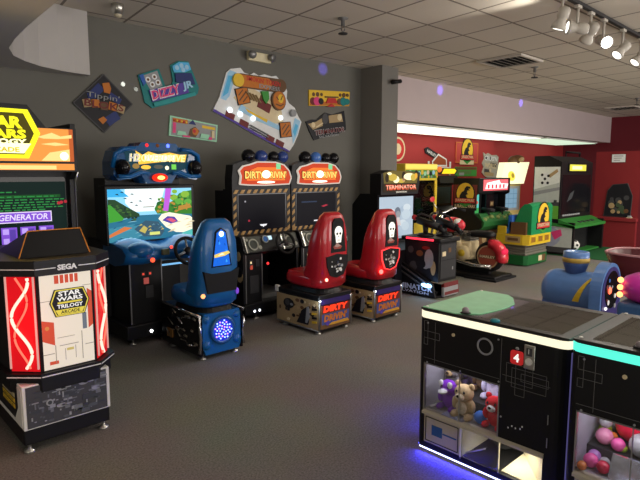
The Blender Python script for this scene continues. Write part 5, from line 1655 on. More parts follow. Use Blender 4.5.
m.fr(F, -0.50, 0.90, -0.06, 1.25, em('dino_cyan', (0.12, 0.62, 0.55), 0.8), 0, 0.006)
m.fr(F, -0.50, 0.90, -0.06, 1.0, em('dino_green', (0.06, 0.40, 0.10), 0.8), 0, 0.007)
m.fd(F, -0.25, 1.06, 0.10, em('dino_lime', (0.30, 0.75, 0.25), 0.8), 0, 0.008, ry=0.07)
m.fd(F, -0.12, 1.10, 0.03, em('dino_red', (0.7, 0.12, 0.08), 0.8), 0, 0.009)
m.fd(F, -0.40, 1.17, 0.06, em('dino_pale', (0.45, 0.85, 0.85), 0.9), 0, 0.0085, ry=0.04)
m.build('screen', dc)
m = M().box((0.06, 0.5), (0.2, 0.3), (0.85, 1.25), BLACKG)
m.fr(FRONT(0.2), 0.2, 1.02, 0.33, 1.12, P_BRN, 0, 0.004).fr(FRONT(0.2), 0.22, 1.04, 0.31, 1.10, P_TAN, 0, 0.005)
m.build('instruction_panel', dc)
OLV = mat('olive_panel', (0.12, 0.20, 0.05), 0.5)
m = M()
m.prism([(-0.02, 0.62), (-0.11, 0.70), (-0.12, 0.78), (-0.02, 0.92), (0.1, 0.92), (0.1, 0.62)], 'yz', -0.56, 0.56, mat('leaf_green_panel', (0.02, 0.13, 0.03), 0.5))
for k in range(9):
    m.ell((-0.46 + k * 0.115, -0.07 + 0.03 * (k % 2), 0.82 + 0.02 * (k % 3)), (0.06, 0.05, 0.04), OLV if k % 2 else mat('moss', (0.20, 0.26, 0.08), 0.7), 8, 6)
m.build('control_panel', dc)
for x in (-0.25, 0.25):
    M().tube([(x, -0.02, 0.86), (x, -0.02, 0.97)], 0.03, BLACK).tube([(x, -0.14, 0.98), (x, 0.10, 1.0)], 0.03, DARK).build('gun', dc)
m = M()
m.fp(FRONT(0.0), [(-0.50, 0.10), (0.50, 0.10), (0.50, 0.60), (-0.50, 0.60)], P_BRN, -0.05, 0.0)
for k in range(10):
    m.fd(FRONT(0.0), -0.42 + 0.09 * k, 0.3 + 0.15 * (k % 2), 0.07, P_TAN if k % 3 else P_BLK, 0, 0.003 + 0.0003 * k)
m.build('front_art', dc)

# ------------------------------------------------------------------ motorcycle ride
mb = thing('motorcycle_ride', 'red and cream motorcycle ride on a black floor plate', 'arcade motorcycle', (7.78, 4.06, 0))
MRED = mat('fender_red', (0.70, 0.03, 0.05), 0.25, coat=0.5)
MCRM = mat('engine_cream', (0.85, 0.70, 0.42), 0.3, 0.1)
m = M().box((-0.26, 0.30), (-0.02, 1.45), (0.0, 0.07), BLACK, 0.02).box((-0.30, 0.36), (-0.06, 0.5), (0.0, 0.035), BLACKM, 0.01)
m.box((-0.05, 0.05), (0.2, 1.3), (0.07, 0.22), BLACK)
m.build('floor_plate', mb)
m = M()
m.lathe([(0.10, -0.055), (0.20, -0.065), (0.235, -0.03), (0.24, 0), (0.235, 0.03), (0.20, 0.065), (0.10, 0.055)], (0, 0.22, 0.34), (1, 0, 0), RUBBER, 28)
w_ = m.build('rear_wheel', mb)
m = M()
Fw = FR((-0.066, 0.22, 0.34), (0, -1, 0), (0, 0, 1))
RUST = paint('hub_rust', (0.30, 0.06, 0.035))
m.fd(Fw, 0, 0, 0.185, RUST, -0.05, 0.006, n=28)
m.fring(Fw, 0, 0, 0.18, 0.016, P_TAN, 0, 0.012)
m.fr(Fw, -0.17, -0.022, 0.17, 0.028, P_BRN, 0, 0.010)
m.text(Fw, 'HARLEY', 0, 0.005, 0.26, 0.038, P_CRM, 0.013, bold=0.03)
m.build('hub_disc', w_)
m = M()
arc = [(0.22 + 0.29 * math.cos(a), 0.34 + 0.27 * math.sin(a)) for a in [math.radians(-10 + 16 * k) for k in range(11)]]
# fender arches over the wheel, rear end towards -Y
rings = []
for k in range(8):
    a = math.radians(195 - 14.5 * k)
    y, z = 0.22 + 0.25 * math.cos(a), 0.34 + 0.25 * math.sin(a)
    n = Vector((0, math.cos(a), math.sin(a)))
    rings.append([Vector((x, y, z)) + n * h for x, h in ((-0.10, -0.09), (-0.105, 0.0), (-0.06, 0.035), (0.06, 0.035), (0.105, 0.0), (0.10, -0.09), (0.05, -0.01), (-0.05, -0.01))])
m.loft(rings, MRED)
m.build('rear_fender', mb)
M().ell((-0.03, -0.045, 0.45), (0.09, 0.035, 0.05), em('tail_lamp', (1.0, 0.03, 0.10), 0.7)).build('tail_lamp', mb)
m = M()
m.loft([sup(0, 0.40, 0.11, 0.22, 0.64), sup(0, 0.38, 0.13, 0.24, 0.68), sup(0, 0.38, 0.11, 0.21, 0.72), sup(0, 0.36, 0.07, 0.14, 0.74)], BLACK)
m.build('saddle', mb)
m = M()
m.ell((0, 0.92, 0.80), (0.13, 0.24, 0.13), MRED)
m.ell((-0.02, 0.80, 0.86), (0.10, 0.06, 0.05), WHITE)
m.build('fuel_tank', mb)
m = M()
m.box((-0.15, 0.15), (0.48, 0.80), (0.26, 0.58), MCRM, 0.05)
m.lathe([(0, -0.05), (0.10, -0.05), (0.12, -0.02), (0.12, 0.04)], (-0.16, 0.60, 0.38), (1, 0, 0), MCRM, 20)
m.lathe([(0, -0.06), (0.055, -0.06), (0.06, 0)], (-0.17, 0.60, 0.38), (1, 0, 0), YELLOW, 16)
for k in range(5):
    m.box((-0.13, 0.13), (0.50, 0.62), (0.57 + 0.03 * k, 0.585 + 0.03 * k), SILVER)
    m.box((-0.13, 0.13), (0.66, 0.80), (0.57 + 0.03 * k, 0.585 + 0.03 * k), SILVER)
m.ell((-0.15, 0.74, 0.52), (0.05, 0.10, 0.12), MCRM)
m.build('engine', mb)
m = M()
m.tube([(-0.17, 0.95, 0.45), (-0.19, 0.80, 0.26), (-0.19, 0.40, 0.20), (-0.19, 0.10, 0.21)], 0.035, CHROME, 10).tube([(0.17, 0.95, 0.45), (0.19, 0.80, 0.26), (0.19, 0.10, 0.21)], 0.035, CHROME, 10)
m.build('exhaust_pipe', mb)
m = M()
m.tube([(-0.08, 1.18, 0.95), (-0.09, 1.36, 0.35)], 0.025, CHROME).tube([(0.08, 1.18, 0.95), (0.09, 1.36, 0.35)], 0.025, CHROME)
m.lathe([(0.10, -0.05), (0.20, -0.055), (0.235, 0), (0.20, 0.055), (0.10, 0.05)], (0, 1.34, 0.33), (1, 0, 0), RUBBER, 24)
m.ell((0, 1.28, 0.90), (0.09, 0.09, 0.09), BLACK)
m.build('front_fork', mb)
m = M()
m.tube([(-0.34, 0.95, 1.02), (-0.26, 1.05, 1.06), (-0.12, 1.16, 0.98), (0.12, 1.16, 0.98), (0.26, 1.05, 1.06), (0.34, 0.95, 1.02)], 0.016, CHROME)
m.tube([(-0.36, 0.90, 1.01), (-0.28, 1.02, 1.05)], 0.024, RUBBER).tube([(0.36, 0.90, 1.01), (0.28, 1.02, 1.05)], 0.024, RUBBER)
m.build('handlebar', mb)
m = M().tube([(-0.26, 1.05, 1.06), (-0.30, 1.12, 1.20)], 0.008, CHROME)
m.ell((-0.30, 1.12, 1.22), (0.07, 0.015, 0.045), MRED)
m.build('mirror', mb)

# ------------------------------------------------------------------ green dinosaur ride pod and its screen cabinet
pod = thing('ride_pod', 'green and yellow sit-in ride pod with dinosaur badge', 'arcade ride', (9.60, 4.33, 0))
PG = mat('pod_green', (0.012, 0.26, 0.09), 0.3, coat=0.3)
PGD = mat('pod_base_green', (0.01, 0.12, 0.03), 0.4)
PY = mat('pod_yellow', (0.72, 0.50, 0.03), 0.35)
m = M().prism([(-0.45, 0.06), (-0.40, 0.0), (0.36, 0.0), (0.46, 0.06), (0.46, 0.57), (-0.45, 0.57)], 'xy', 0.02, 0.19, PGD)
m.fr(FRONT(0.0), 0.02, 0.06, 0.16, 0.16, P_CRM, 0, 0.004).fr(FRONT(0.0), 0.17, 0.05, 0.30, 0.17, P_BRN, 0, 0.004)
m.build('base', pod)
m = M()
BEL = mat('bellows_grey', (0.16, 0.15, 0.12), 0.6)
for k in range(4):
    z = 0.19 + 0.05 * k
    g = 0.012 * (k % 2)
    m.box((-0.43 + g, 0.43 - g), (0.03 + g, 0.56), (z, z + 0.048), BEL, 0.012)
m.build('bellows', pod)
m = M()
m.prism([(-0.47, 0.08), (-0.42, -0.03), (0.42, -0.03), (0.48, 0.08), (0.48, 0.58), (-0.47, 0.58)], 'xy', 0.38, 0.56, PY)
F = FRONT(-0.03)
for x in (-0.30, -0.02, 0.24):
    m.fr(F, x - 0.08, 0.42, x + 0.10, 0.53, paint('pod_brown', (0.30, 0.14, 0.02)), 0, 0.004)
    m.fline(F, [(x - 0.08, 0.42), (x + 0.10, 0.42), (x + 0.10, 0.53), (x - 0.08, 0.53)], 0.012, YELLOW, 0, 0.008, True)
Fl = FR((-0.47, 0, 0), (0, -1, 0), (0, 0, 1))
m.fr(Fl, -0.40, 0.42, -0.12, 0.53, P_TAN, 0, 0.004)
m.fr(Fl, -0.36, 0.45, -0.16, 0.50, P_BRN, 0, 0.006)
m.build('yellow_rail', pod)
m = M()
PSH = [(-0.02, 0.56), (0.34, 0.56), (0.32, 0.70), (0.20, 1.02), (0.12, 1.10), (0.03, 1.11), (-0.02, 1.06)]
m.prism(PSH, 'yz', -0.36, 0.47, PG)
m.ell((0.05, 0.08, 1.07), (0.40, 0.09, 0.06), PG)
m.box((-0.42, -0.36), (0.05, 0.36), (0.56, 0.78), P_BRN)
m.build('canopy', pod)
m = M()
dino_badge(m, FRONT(-0.02), 0.10, 0.82, 0.55, 0.0)
m.build('badge', pod)
m = M()
SB = mat('pod_seat_blue', (0.03, 0.14, 0.55), 0.4)
m.box((-0.42, -0.06), (0.36, 0.56), (0.56, 0.66), SB, 0.03).box((-0.42, -0.06), (0.30, 0.40), (0.56, 0.90), SB, 0.03).box((0.04, 0.42), (0.36, 0.56), (0.56, 0.66), SB, 0.03)
m.build('bench_seat', pod)
M().box((-0.46, -0.43), (0.40, 0.57), (0.56, 0.70), PY, 0.01).build('door_sill', pod)
sc = thing('screen_cabinet', 'screen cabinet with slanted glowing white header facing the green ride pod', 'arcade machine', (10.50, 5.36, 0))
CRT = mat('cab_cream', (0.55, 0.42, 0.16), 0.5)
m = M()
m.prism([(0.0, 0.03), (0.4, 0.03), (0.4, 1.40), (0.2, 1.46), (0.0, 1.44), (0.06, 1.40), (0.06, 0.85), (-0.1, 0.75), (-0.1, 0.55), (0.0, 0.5)], 'yz', -0.52, 0.52, CRT)
m.build('body', sc)
m = M()
F = FRONT(0.055)
m.fr(F, -0.48, 0.88, 0.48, 1.38, P_GRY, 0, 0.004)
m.fr(F, -0.40, 0.93, 0.36, 1.33, em('pod_screen', (0.20, 0.34, 0.46), 0.8), 0, 0.006)
for k in range(3):
    m.fr(F, -0.40, 1.02 + 0.1 * k, 0.36, 1.03 + 0.1 * k, em('pod_screen_line', (0.10, 0.20, 0.30), 0.8), 0, 0.007)
    m.fr(F, -0.2 + 0.2 * k, 0.93, -0.19 + 0.2 * k, 1.33, em('pod_screen_line', (0.10, 0.20, 0.30), 0.8), 0, 0.007)
m.build('screen', sc)
m = M()
m.fr(FRONT(-0.1), -0.48, 0.60, 0.48, 0.72, em('console_blue', (0.03, 0.06, 0.8), 0.7), 0, 0.006)
m.fr(FRONT(-0.1), -0.48, 0.72, 0.48, 0.745, ORANGE, 0, 0.008)
m.build('console', sc)
m = M()
a = [(-0.52, -0.04, 1.43), (0.46, -0.04, 1.43), (0.80, 0.02, 1.88), (-0.28, 0.02, 1.86)]
b = [(x, y + 0.12, z) for x, y, z in a]
m.solid(a, b, em('pod_header', (1.0, 0.95, 0.62), 1.05))
Fh = FR((0, -0.045, 1.42), (1, 0, 0), Vector((0, 0.06, 0.40)).normalized())
m.fd(Fh, -0.05, 0.17, 0.14, em('pod_header_yellow', (1.0, 0.75, 0.08), 1.0), 0, 0.006, ry=0.10)
m.fp(Fh, [(-0.48, 0.02), (-0.30, 0.02), (-0.25, 0.12), (-0.40, 0.14)], em('pod_header_green', (0.45, 0.75, 0.30), 0.9), 0, 0.006)
m.fd(Fh, 0.0, 0.18, 0.06, em('pod_header_olive', (0.45, 0.32, 0.04), 0.7), 0, 0.008, ry=0.05)
m.build('header', sc)
m = M()
m.ell((0.30, 0.12, 1.90), (0.14, 0.12, 0.11), P_BRN)
m.ell((0.30, 0.04, 1.95), (0.09, 0.14, 0.07), P_BRN)
m.ell((0.28, -0.05, 1.93), (0.06, 0.06, 0.05), P_TAN)
m.build('dinosaur_bust', sc)

# ------------------------------------------------------------------ soccer cabinet
so = thing('soccer_cabinet', 'large dark soccer kicking cabinet with green shelf on the turf mat', 'arcade machine', (11.70, 4.24, 0.012))
m = M()
m.box((-0.77, 0.85), (0.30, 0.86), (0.02, 1.86), BLACK)
m.box((-0.77, -0.70), (-0.0, 0.3), (0.02, 0.66), BLACK).box((0.78, 0.85), (0.0, 0.3), (0.02, 0.66), BLACK)
m.prism([(0.30, 1.86), (0.86, 1.86), (0.86, 1.98), (0.55, 1.98)], 'yz', -0.77, 0.85, BLACK)
m.build('body', so)
m = M()
Fl = FR((-0.77, 0, 0), (0, -1, 0), (0, 0, 1))
A1, A2, A3 = paint('pitch_grey', (0.50, 0.54, 0.50)), paint('pitch_pale', (0.78, 0.82, 0.78)), paint('pitch_green', (0.14, 0.42, 0.05))
m.fr(Fl, -0.84, 0.72, -0.32, 1.76, A1, 0, 0.004)
m.fp(Fl, [(-0.84, 1.30), (-0.32, 1.45), (-0.32, 1.76), (-0.84, 1.76)], A2, 0, 0.005)
m.fp(Fl, [(-0.84, 1.18), (-0.32, 1.30), (-0.32, 1.36), (-0.84, 1.26)], P_GRY, 0, 0.0055)
m.fr(Fl, -0.84, 0.72, -0.32, 0.98, A3, 0, 0.006)
m.fp(Fl, [(-0.84, 0.98), (-0.32, 0.98), (-0.32, 1.06), (-0.84, 1.02)], P_DGR, 0, 0.0058)
m.fd(Fl, -0.62, 1.52, 0.11, P_WHT, 0, 0.008, ry=0.13)
for x, y in ((-0.62, 1.52), (-0.68, 1.60), (-0.55, 1.58), (-0.67, 1.44), (-0.56, 1.44)):
    m.fd(Fl, x, y, 0.030, P_BLK, 0, 0.010, n=6)
m.fp(Fl, [(-0.55, 1.60), (-0.38, 1.72), (-0.36, 1.66), (-0.52, 1.54)], P_TAN, 0, 0.0085)
m.fr(Fl, -0.42, 1.05, -0.36, 1.1, P_DGR, 0, 0.008)
m.build('upper_side_art', so)
m = M()
m.fr(Fl, -0.84, 0.05, -0.03, 0.60, A1, 0, 0.004)
m.fd(Fl, -0.55, 0.36, 0.30, paint('player_blue', (0.35, 0.38, 0.50)), 0, 0.006, ry=0.22)
m.fp(Fl, [(-0.45, 0.45), (-0.25, 0.52), (-0.22, 0.40), (-0.36, 0.30)], P_PNK, 0, 0.008)
m.fr(Fl, -0.84, 0.05, -0.03, 0.16, P_DGR, 0, 0.007)
m.build('lower_side_art', so)
m = M()
F = FRONT(0.30)
m.fr(F, -0.70, 0.80, 0.78, 1.60, BLACKG, 0, 0.005)
m.fp(F, [(-0.45, 1.05), (-0.2, 1.12), (-0.1, 1.28), (-0.3, 1.22)], paint('screen_ghost', (0.05, 0.055, 0.06)), 0, 0.007)
for k in range(9):
    m.fr(F, -0.62 + k * 0.1, 0.765, -0.55 + k * 0.1, 0.80, P_GRY, 0, 0.007)
m.build('screen', so)
m = M()
m.fr(F, -0.45, 1.66, 0.45, 1.83, BLACK, 0, 0.02)
m.fr(F, -0.42, 1.68, 0.42, 1.81, em('score_yellow', (0.80, 0.75, 0.08), 0.9), 0, 0.024)
m.fr(F, -0.30, 1.71, 0.2, 1.78, em('score_pale', (0.9, 0.95, 0.5), 1.0), 0, 0.026)
m.build('score_board', so)
M().tube([(-0.35, 0.4, 1.98), (-0.35, 0.4, 2.06), (0.35, 0.4, 2.06), (0.35, 0.4, 1.98)], 0.02, BLACK).build('top_rail', so)
m = M()
SG = mat('soccer_green', (0.03, 0.20, 0.035), 0.5)
m.prism([(0.30, 0.72), (-0.02, 0.60), (-0.02, 0.55), (0.30, 0.62)], 'yz', -0.80, 0.88, SG)
m.prism([(0.86, 0.69), (-0.02, 0.60), (-0.02, 0.55), (0.86, 0.62)], 'yz', -0.80, -0.77, SG)
for k in range(4):
    m.box((-0.3 + k * 0.22, -0.2 + k * 0.22), (0.06, 0.14), (0.635, 0.66), DARK, 0.005)
m.build('green_shelf', so)
m = M().box((-0.70, 0.78), (0.05, 0.30), (0.02, 0.05), SG)
m.box((-0.5, 0.6), (0.27, 0.299), (0.05, 0.54), BLACKM)
m.build('goal_recess', so)
m = M()
m.ell((0, 0, 0.11), 0.11, WHITE, 20, 14)
ball = m.build('soccer_ball')
tag_loc(ball, (11.45, 4.42, 0.063), 'white and black soccer ball in the goal of the kicking cabinet', 'ball')
m = M()
for d in ((-0.5, -0.8, 0.1), (0.3, -0.7, 0.6), (-0.8, 0.1, 0.5), (0.4, -0.8, -0.4), (-0.3, -0.4, 0.85), (0.9, -0.2, 0.2), (-0.6, -0.5, -0.6)):
    d = Vector(d).normalized()
    m.lathe([(0, 0.003), (0.032, -0.001), (0.032, -0.01)], Vector((0, 0, 0.11)) + d * 0.108, d, BLACK, 5)
m.build('patch', ball)

# ------------------------------------------------------------------ small rides behind the prize tables
TB = mat('train_blue', (0.09, 0.20, 0.46), 0.3, coat=0.4)
TBD = mat('train_blue_dark', (0.05, 0.10, 0.27), 0.35)
tr = thing('train_ride', 'blue toy train ride with yellow-banded chimney', 'kiddie ride', (5.45, 1.74, 0))
m = M()
m.lathe([(0, 0.62), (0.13, 0.61), (0.175, 0.58), (0.195, 0.52), (0.20, 0.1), (0.20, 0.05)], (0, 0, 0.50), (0, 1, 0), TB, 32)
m.build('boiler', tr)
m = M()
m.prism([(-0.15, 0.42), (-0.19, 0.30), (0.19, 0.30), (0.15, 0.42)], 'xz', 0.05, 0.58, TBD)
m.build('skirt', tr)
m = M()
arch = [(-0.27, 0.28)] + [(0.27 * math.cos(a), 0.54 + 0.27 * math.sin(a)) for a in [PI - k * PI / 20 for k in range(21)]] + [(0.27, 0.28)]
m.prism(arch, 'xz', 0.0, 0.10, TB)
m.build('cab', tr)
m = M()
F = FRONT(0.0)
arch2 = [(-0.235, 0.30)] + [(0.235 * math.cos(a), 0.54 + 0.235 * math.sin(a)) for a in [PI - k * PI / 20 for k in range(21)]] + [(0.235, 0.30)]
m.fp(F, arch2, mat('cab_face_violet', (0.04, 0.03, 0.15), 0.3), 0, 0.006)
m.fd(F, 0.0, 0.56, 0.18, BLACKG, 0, 0.010)
rr = random.Random(14)
for k in range(9):
    m.fd(F, rr.uniform(-0.16, 0.12), rr.uniform(0.36, 0.70), rr.uniform(0.012, 0.03), rr.choice((P_GRY, P_MAR, P_BLU, P_WHT)), 0, 0.012 + 0.0003 * k, n=10)
m.build('cab_face', tr)
M().ell((-0.07, -0.012, 0.56), (0.028, 0.015, 0.034), em('train_red_lamp', (1.0, 0.12, 0.06), 3.0)).build('lamp', tr)
M().ell((-0.15, -0.012, 0.40), (0.014, 0.012, 0.014), em('train_white_lamp', (1.0, 0.95, 0.9), 2.5)).build('lamp', tr)
m = M()
m.lathe([(0.09, 0.67), (0.095, 0.72), (0.115, 0.78), (0.118, 0.80), (0.105, 0.80)], (0, 0.335, -0.015), (0, 0, 1), TBD, 28)
m.lathe([(0.122, 0.80), (0.125, 0.825), (0.122, 0.845)], (0, 0.335, -0.015), (0, 0, 1), mat('chimney_band', (0.45, 0.30, 0.06), 0.4), 28)
m.lathe([(0.0, 0.80), (0.115, 0.80), (0.120, 0.845), (0.118, 0.90), (0.10, 0.905), (0.09, 0.89), (0, 0.89)], (0, 0.335, -0.015), (0, 0, 1), TB, 28)
ch = m.build('chimney', tr)
m = M()
for k in range(8):
    a0, a1 = math.radians(200 - 13 * k), math.radians(200 - 13 * (k + 1))
    y0, y1 = 0.22 - 0.012 * k - 0.001 * k * k, 0.22 - 0.012 * (k + 1) - 0.001 * (k + 1) ** 2
    w0, w1 = 0.06 * (1 - k / 8.5), 0.06 * (1 - (k + 1) / 8.5)
    P = lambda a, y, r_: (r_ * math.cos(a), y, 0.50 + r_ * math.sin(a))
    m.solid([P(a0, y0, 0.195), P(a0, y0 + w0, 0.195), P(a1, y1 + w1, 0.195), P(a1, y1, 0.195)], [P(a0, y0, 0.204), P(a0, y0 + w0, 0.204), P(a1, y1 + w1, 0.204), P(a1, y1, 0.204)], YELLOW)
m.build('yellow_stripe', tr)
M().box((-0.14, 0.14), (0.1, 0.6), (0.02, 0.31), DARK, 0.02).box((-0.24, 0.24), (0.02, 0.68), (0.0, 0.03), DARK).build('stand', tr)

MG = mat('ride_magenta', (0.62, 0.03, 0.40), 0.3, coat=0.4)
mr = thing('kiddie_ride', 'magenta ride with a column of orange lamps cut off at the right edge', 'kiddie ride', (4.5, 1.12, 0))
m = M().ell((0, 0, 0.80), (0.22, 0.26, 0.13), MG)
m.build('body', mr)
M().ell((0.10, -0.05, 1.18), (0.17, 0.17, 0.06), MG).tube([(0.10, -0.05, 0.88), (0.10, -0.05, 1.16)], 0.02, SILVER).build('canopy', mr)
M().box((-0.18, 0.18), (-0.22, 0.22), (0.0, 0.70), mat('ride_blue', (0.05, 0.12, 0.28), 0.4), 0.03).build('pedestal', mr)
for k in range(3):
    M().ell((-0.14, 0.21, 0.86 - 0.055 * k), (0.022, 0.022, 0.022), em('ride_orange_lamp', (1.0, 0.35, 0.12), 3.0), 10, 8).build('lamp', mr)
br = thing('boat_ride', 'dark maroon tub ride with pale rim behind the blue train', 'kiddie ride', (6.75, 1.55, 0))
MRN = mat('tub_maroon', (0.085, 0.012, 0.018), 0.35)
m = M()
m.loft([sup(0, 0, 0.26, 0.40, 0.30), sup(0, 0, 0.34, 0.55, 0.50), sup(0, 0, 0.38, 0.66, 0.76), sup(0, 0, 0.35, 0.63, 0.76), sup(0, 0, 0.30, 0.5, 0.52)], MRN)
m.build('hull', br)
M().tube(sup(0, 0, 0.37, 0.65, 0.765), 0.014, mat('rim_pink', (0.5, 0.25, 0.27), 0.4), 8, True).build('rim', br)
M().box((-0.22, 0.22), (-0.3, 0.3), (0, 0.32), DARK, 0.02).build('stand', br)


# ------------------------------------------------------------------ prize table cranes
LINE = paint('circuit_grey', (0.13, 0.13, 0.13))
MINT = mat('mint_deck_reflection', (0.30, 0.72, 0.42), 0.25, coat=0.3)
BRONZE = mat('cream_metal', (0.50, 0.46, 0.36), 0.4, 0.2)


def prize_table(loc, label, led, glow, mint):
    t = thing('prize_table', label, 'claw machine', loc, -PI / 2, 'low claw machine tables')
    X0, X1, D = -0.43, 0.43, 0.67
    m = M()
    r1, r0 = 0.07, 0.03
    # side and back shell with rounded front corners
    def corner(cx, r, a0):
        return [(cx + r * math.cos(math.radians(a0 + 15 * k)), r + r * math.sin(math.radians(a0 + 15 * k))) for k in range(7)]
    cr = corner(X1 - r1, r1, 270)
    cl = corner(X0 + r0, r0, 180)
    m.prism(cr + [(X1, D), (X1 - 0.02, D), (X1 - 0.02, 0.09), (X1 - r1, 0.02)], 'xy', 0.03, 0.82, BLACK, smooth=False)
    m.prism(cl + [(X0 + r0, 0.02), (X0 + 0.02, 0.05), (X0 + 0.02, D), (X0, D)], 'xy', 0.03, 0.82, BLACK, smooth=False)
    m.box((X0, X1), (D - 0.02, D), (0.03, 0.82), BLACK).box((X0 + 0.02, X1 - 0.02), (0.02, D), (0.03, 0.055), BLACK)
    m.box((X0 + r0, X1 - r1), (0.0, 0.02), (0.548, 0.82), BLACK)
    m.box((X0 + r0, -0.388), (0.0, 0.02), (0.03, 0.548), BLACK)
    m.box((0.085, X1 - r1), (0.0, 0.02), (0.262, 0.548), BLACK)
    m.box((0.33, X1 - r1), (0.0, 0.02), (0.03, 0.262), BLACK)
    m.box((-0.388, 0.33), (0.0, 0.02), (0.03, 0.062), BLACK)
    m.build('cabinet', t)
    # lining of the prize window
    LIN = mat('lining_pale', (0.36, 0.35, 0.40), 0.3)
    m = M()
    m.box((-0.41, 0.12), (0.50, 0.51), (0.25, 0.60), LIN).box((-0.405, -0.395), (0.02, 0.50), (0.25, 0.60), LIN).box((0.09, 0.10), (0.02, 0.50), (0.25, 0.60), LIN)
    m.box((-0.405, 0.10), (0.02, 0.50), (0.235, 0.262), mat('lining_floor', (0.30, 0.29, 0.30), 0.25)).box((-0.405, 0.10), (0.02, 0.50), (0.59, 0.60), LIN)
    m.box((-0.395, 0.09), (0.17, 0.50), (0.262, 0.33), DARK)
    m.build('window_lining', t)
    m = M()
    m.box((-0.36, 0.05), (0.03, 0.05), (0.585, 0.59), em('window_lamp', (0.92, 0.90, 1.0), 9.0))
    m.build('window_lamp', t)
    light('window_light', 'AREA', (-0.15, 0.12, 0.575), 0.75, (0.93, 0.91, 1.0), (-0.15, 0.26, 0.2), t, shape='RECTANGLE', size=0.40, size_y=0.10)
    m = M()
    m.box((-0.385, 0.083), (0.004, 0.008), (0.262, 0.546), glass('window_glass', (1, 1, 1), 0.88))
    m.build('window_glass', t)
    m = M()
    m.box((-0.388, 0.086), (-0.004, 0.004), (0.544, 0.550), GREY).box((0.082, 0.088), (-0.004, 0.012), (0.262, 0.55), SILVER).box((-0.39, -0.384), (-0.004, 0.012), (0.262, 0.55), SILVER)
    m.box((-0.155, -0.151), (-0.002, 0.006), (0.262, 0.546), SILVER)
    m.build('window_trim', t)
    m = M().prism([(0.0, 0.24), (-0.018, 0.244), (-0.018, 0.258), (0.0, 0.264), (0.03, 0.264), (0.03, 0.24)], 'yz', -0.388, 0.335, BRONZE)
    m.build('sill_strip', t)
    m = M().box((-0.383, -0.135), (0.0, 0.012), (0.065, 0.238), BRONZE, 0.004)
    F = FRONT(0.0)
    m.fline(F, [(-0.368, 0.08), (-0.15, 0.08), (-0.15, 0.225), (-0.368, 0.225)], 0.004, DARK, 0, 0.004, True)
    m.fr(F, -0.325, 0.125, -0.255, 0.185, paint('label_blue', (0.03, 0.10, 0.22)), 0, 0.004)
    m.fr(F, -0.25, 0.15, -0.16, 0.157, paint('label_blue', (0, 0, 0)), 0, 0.004)
    m.build('service_drawer', t)
    # prize hatch
    m = M()
    m.box((-0.13, 0.33), (0.30, 0.31), (0.05, 0.24), DARK).box((-0.13, 0.33), (0.02, 0.30), (0.055, 0.062), BLACK).box((-0.14, -0.13), (0.0, 0.31), (0.05, 0.24), mat('hatch_white', (0.75, 0.74, 0.68), 0.4))
    m.prism([(0.10, 0.03), (0.33, 0.015), (0.10, 0.29)], 'xy', 0.062, 0.066, mat('hatch_cream', (0.72, 0.66, 0.48), 0.3))
    m.solid([(0.33, 0.012, 0.062), (0.33, 0.012, 0.24), (0.10, 0.29, 0.24), (0.10, 0.29, 0.062)], [(0.335, 0.02, 0.062), (0.335, 0.02, 0.24), (0.11, 0.30, 0.24), (0.11, 0.30, 0.062)], mat('hatch_cream', (0.72, 0.66, 0.48), 0.3))
    m.build('prize_hatch', t)
    light('hatch_light', 'AREA', (0.13, 0.13, 0.232), 0.9, (1.0, 0.93, 0.75), (0.20, 0.13, 0.05), t, shape='RECTANGLE', size=0.16, size_y=0.16)
    m = M().box((-0.13, 0.095), (0.004, 0.009), (0.064, 0.238), glass('window_glass'))
    m.box((0.093, 0.098), (-0.002, 0.01), (0.064, 0.238), SILVER)
    m.build('hatch_door', t)
    M().tube([(-0.10, 0.0, 0.10), (0.02, -0.004, 0.17)], 0.004, SILVER, 6).build('hatch_handle', t)
    M().fring(FRONT(0.25), -0.01, 0.14, 0.07, 0.02, DARK, 0, 0.01).build('hatch_reflection_ring', t)  # dark ring modelled for the round reflection in the hatch glass
    # printed front
    F = FRONT(0.0)
    M().fring(F, -0.005, 0.735, 0.047, 0.009, P_GRY, 0, 0.004).build('ring_emblem', t)
    m = M()
    for R_ in (((-0.395, 0.66), (-0.395, 0.80), (-0.37, 0.80), (-0.37, 0.66)), ((-0.395, 0.70), (-0.29, 0.70), (-0.29, 0.74), (-0.395, 0.74)), ((0.12, 0.58), (0.12, 0.68), (0.26, 0.68), (0.26, 0.58)), ((0.15, 0.56), (0.33, 0.56), (0.33, 0.66), (0.15, 0.66)), ((0.20, 0.60), (0.34, 0.60), (0.34, 0.64), (0.20, 0.64)), ((0.17, 0.52), (0.22, 0.52), (0.22, 0.70), (0.17, 0.70))):
        m.fline(F, R_, 0.0022, LINE, 0, 0.0015, True)
    for L_ in ([(-0.32, 0.56), (-0.32, 0.80)], [(0.088, 0.55), (0.088, 0.80)], [(-0.395, 0.58), (0.085, 0.58)], [(0.10, 0.61), (0.35, 0.61)]):
        m.fline(F, L_, 0.002, LINE, 0, 0.0015)
    for x, z in ((-0.20, 0.755), (-0.37, 0.79), (0.07, 0.79), (-0.37, 0.555), (-0.15, 0.56), (0.08, 0.565), (0.10, 0.38)):
        m.fd(F, x, z, 0.010 if z == 0.755 else 0.005, P_CRM if z == 0.755 else P_GRY, 0, 0.004, n=10)
    for x, z in ((0.16, 0.345), (0.18, 0.34), (0.205, 0.345), (0.215, 0.36), (0.14, 0.33)):
        m.fr(F, x, z, x + 0.006, z + 0.008, P_WHT, 0, 0.002)
    for z in (0.30, 0.42):
        m.fr(F, 0.345, z, 0.349, z + 0.05, P_GRY, 0, 0.003)
    m.build('front_print', t)
    m = M()
    m.fp(F, rrect(0.142, 0.685, 0.208, 0.755, 0.012), em('price_red', (0.65, 0.03, 0.03), 0.5), 0, 0.008)
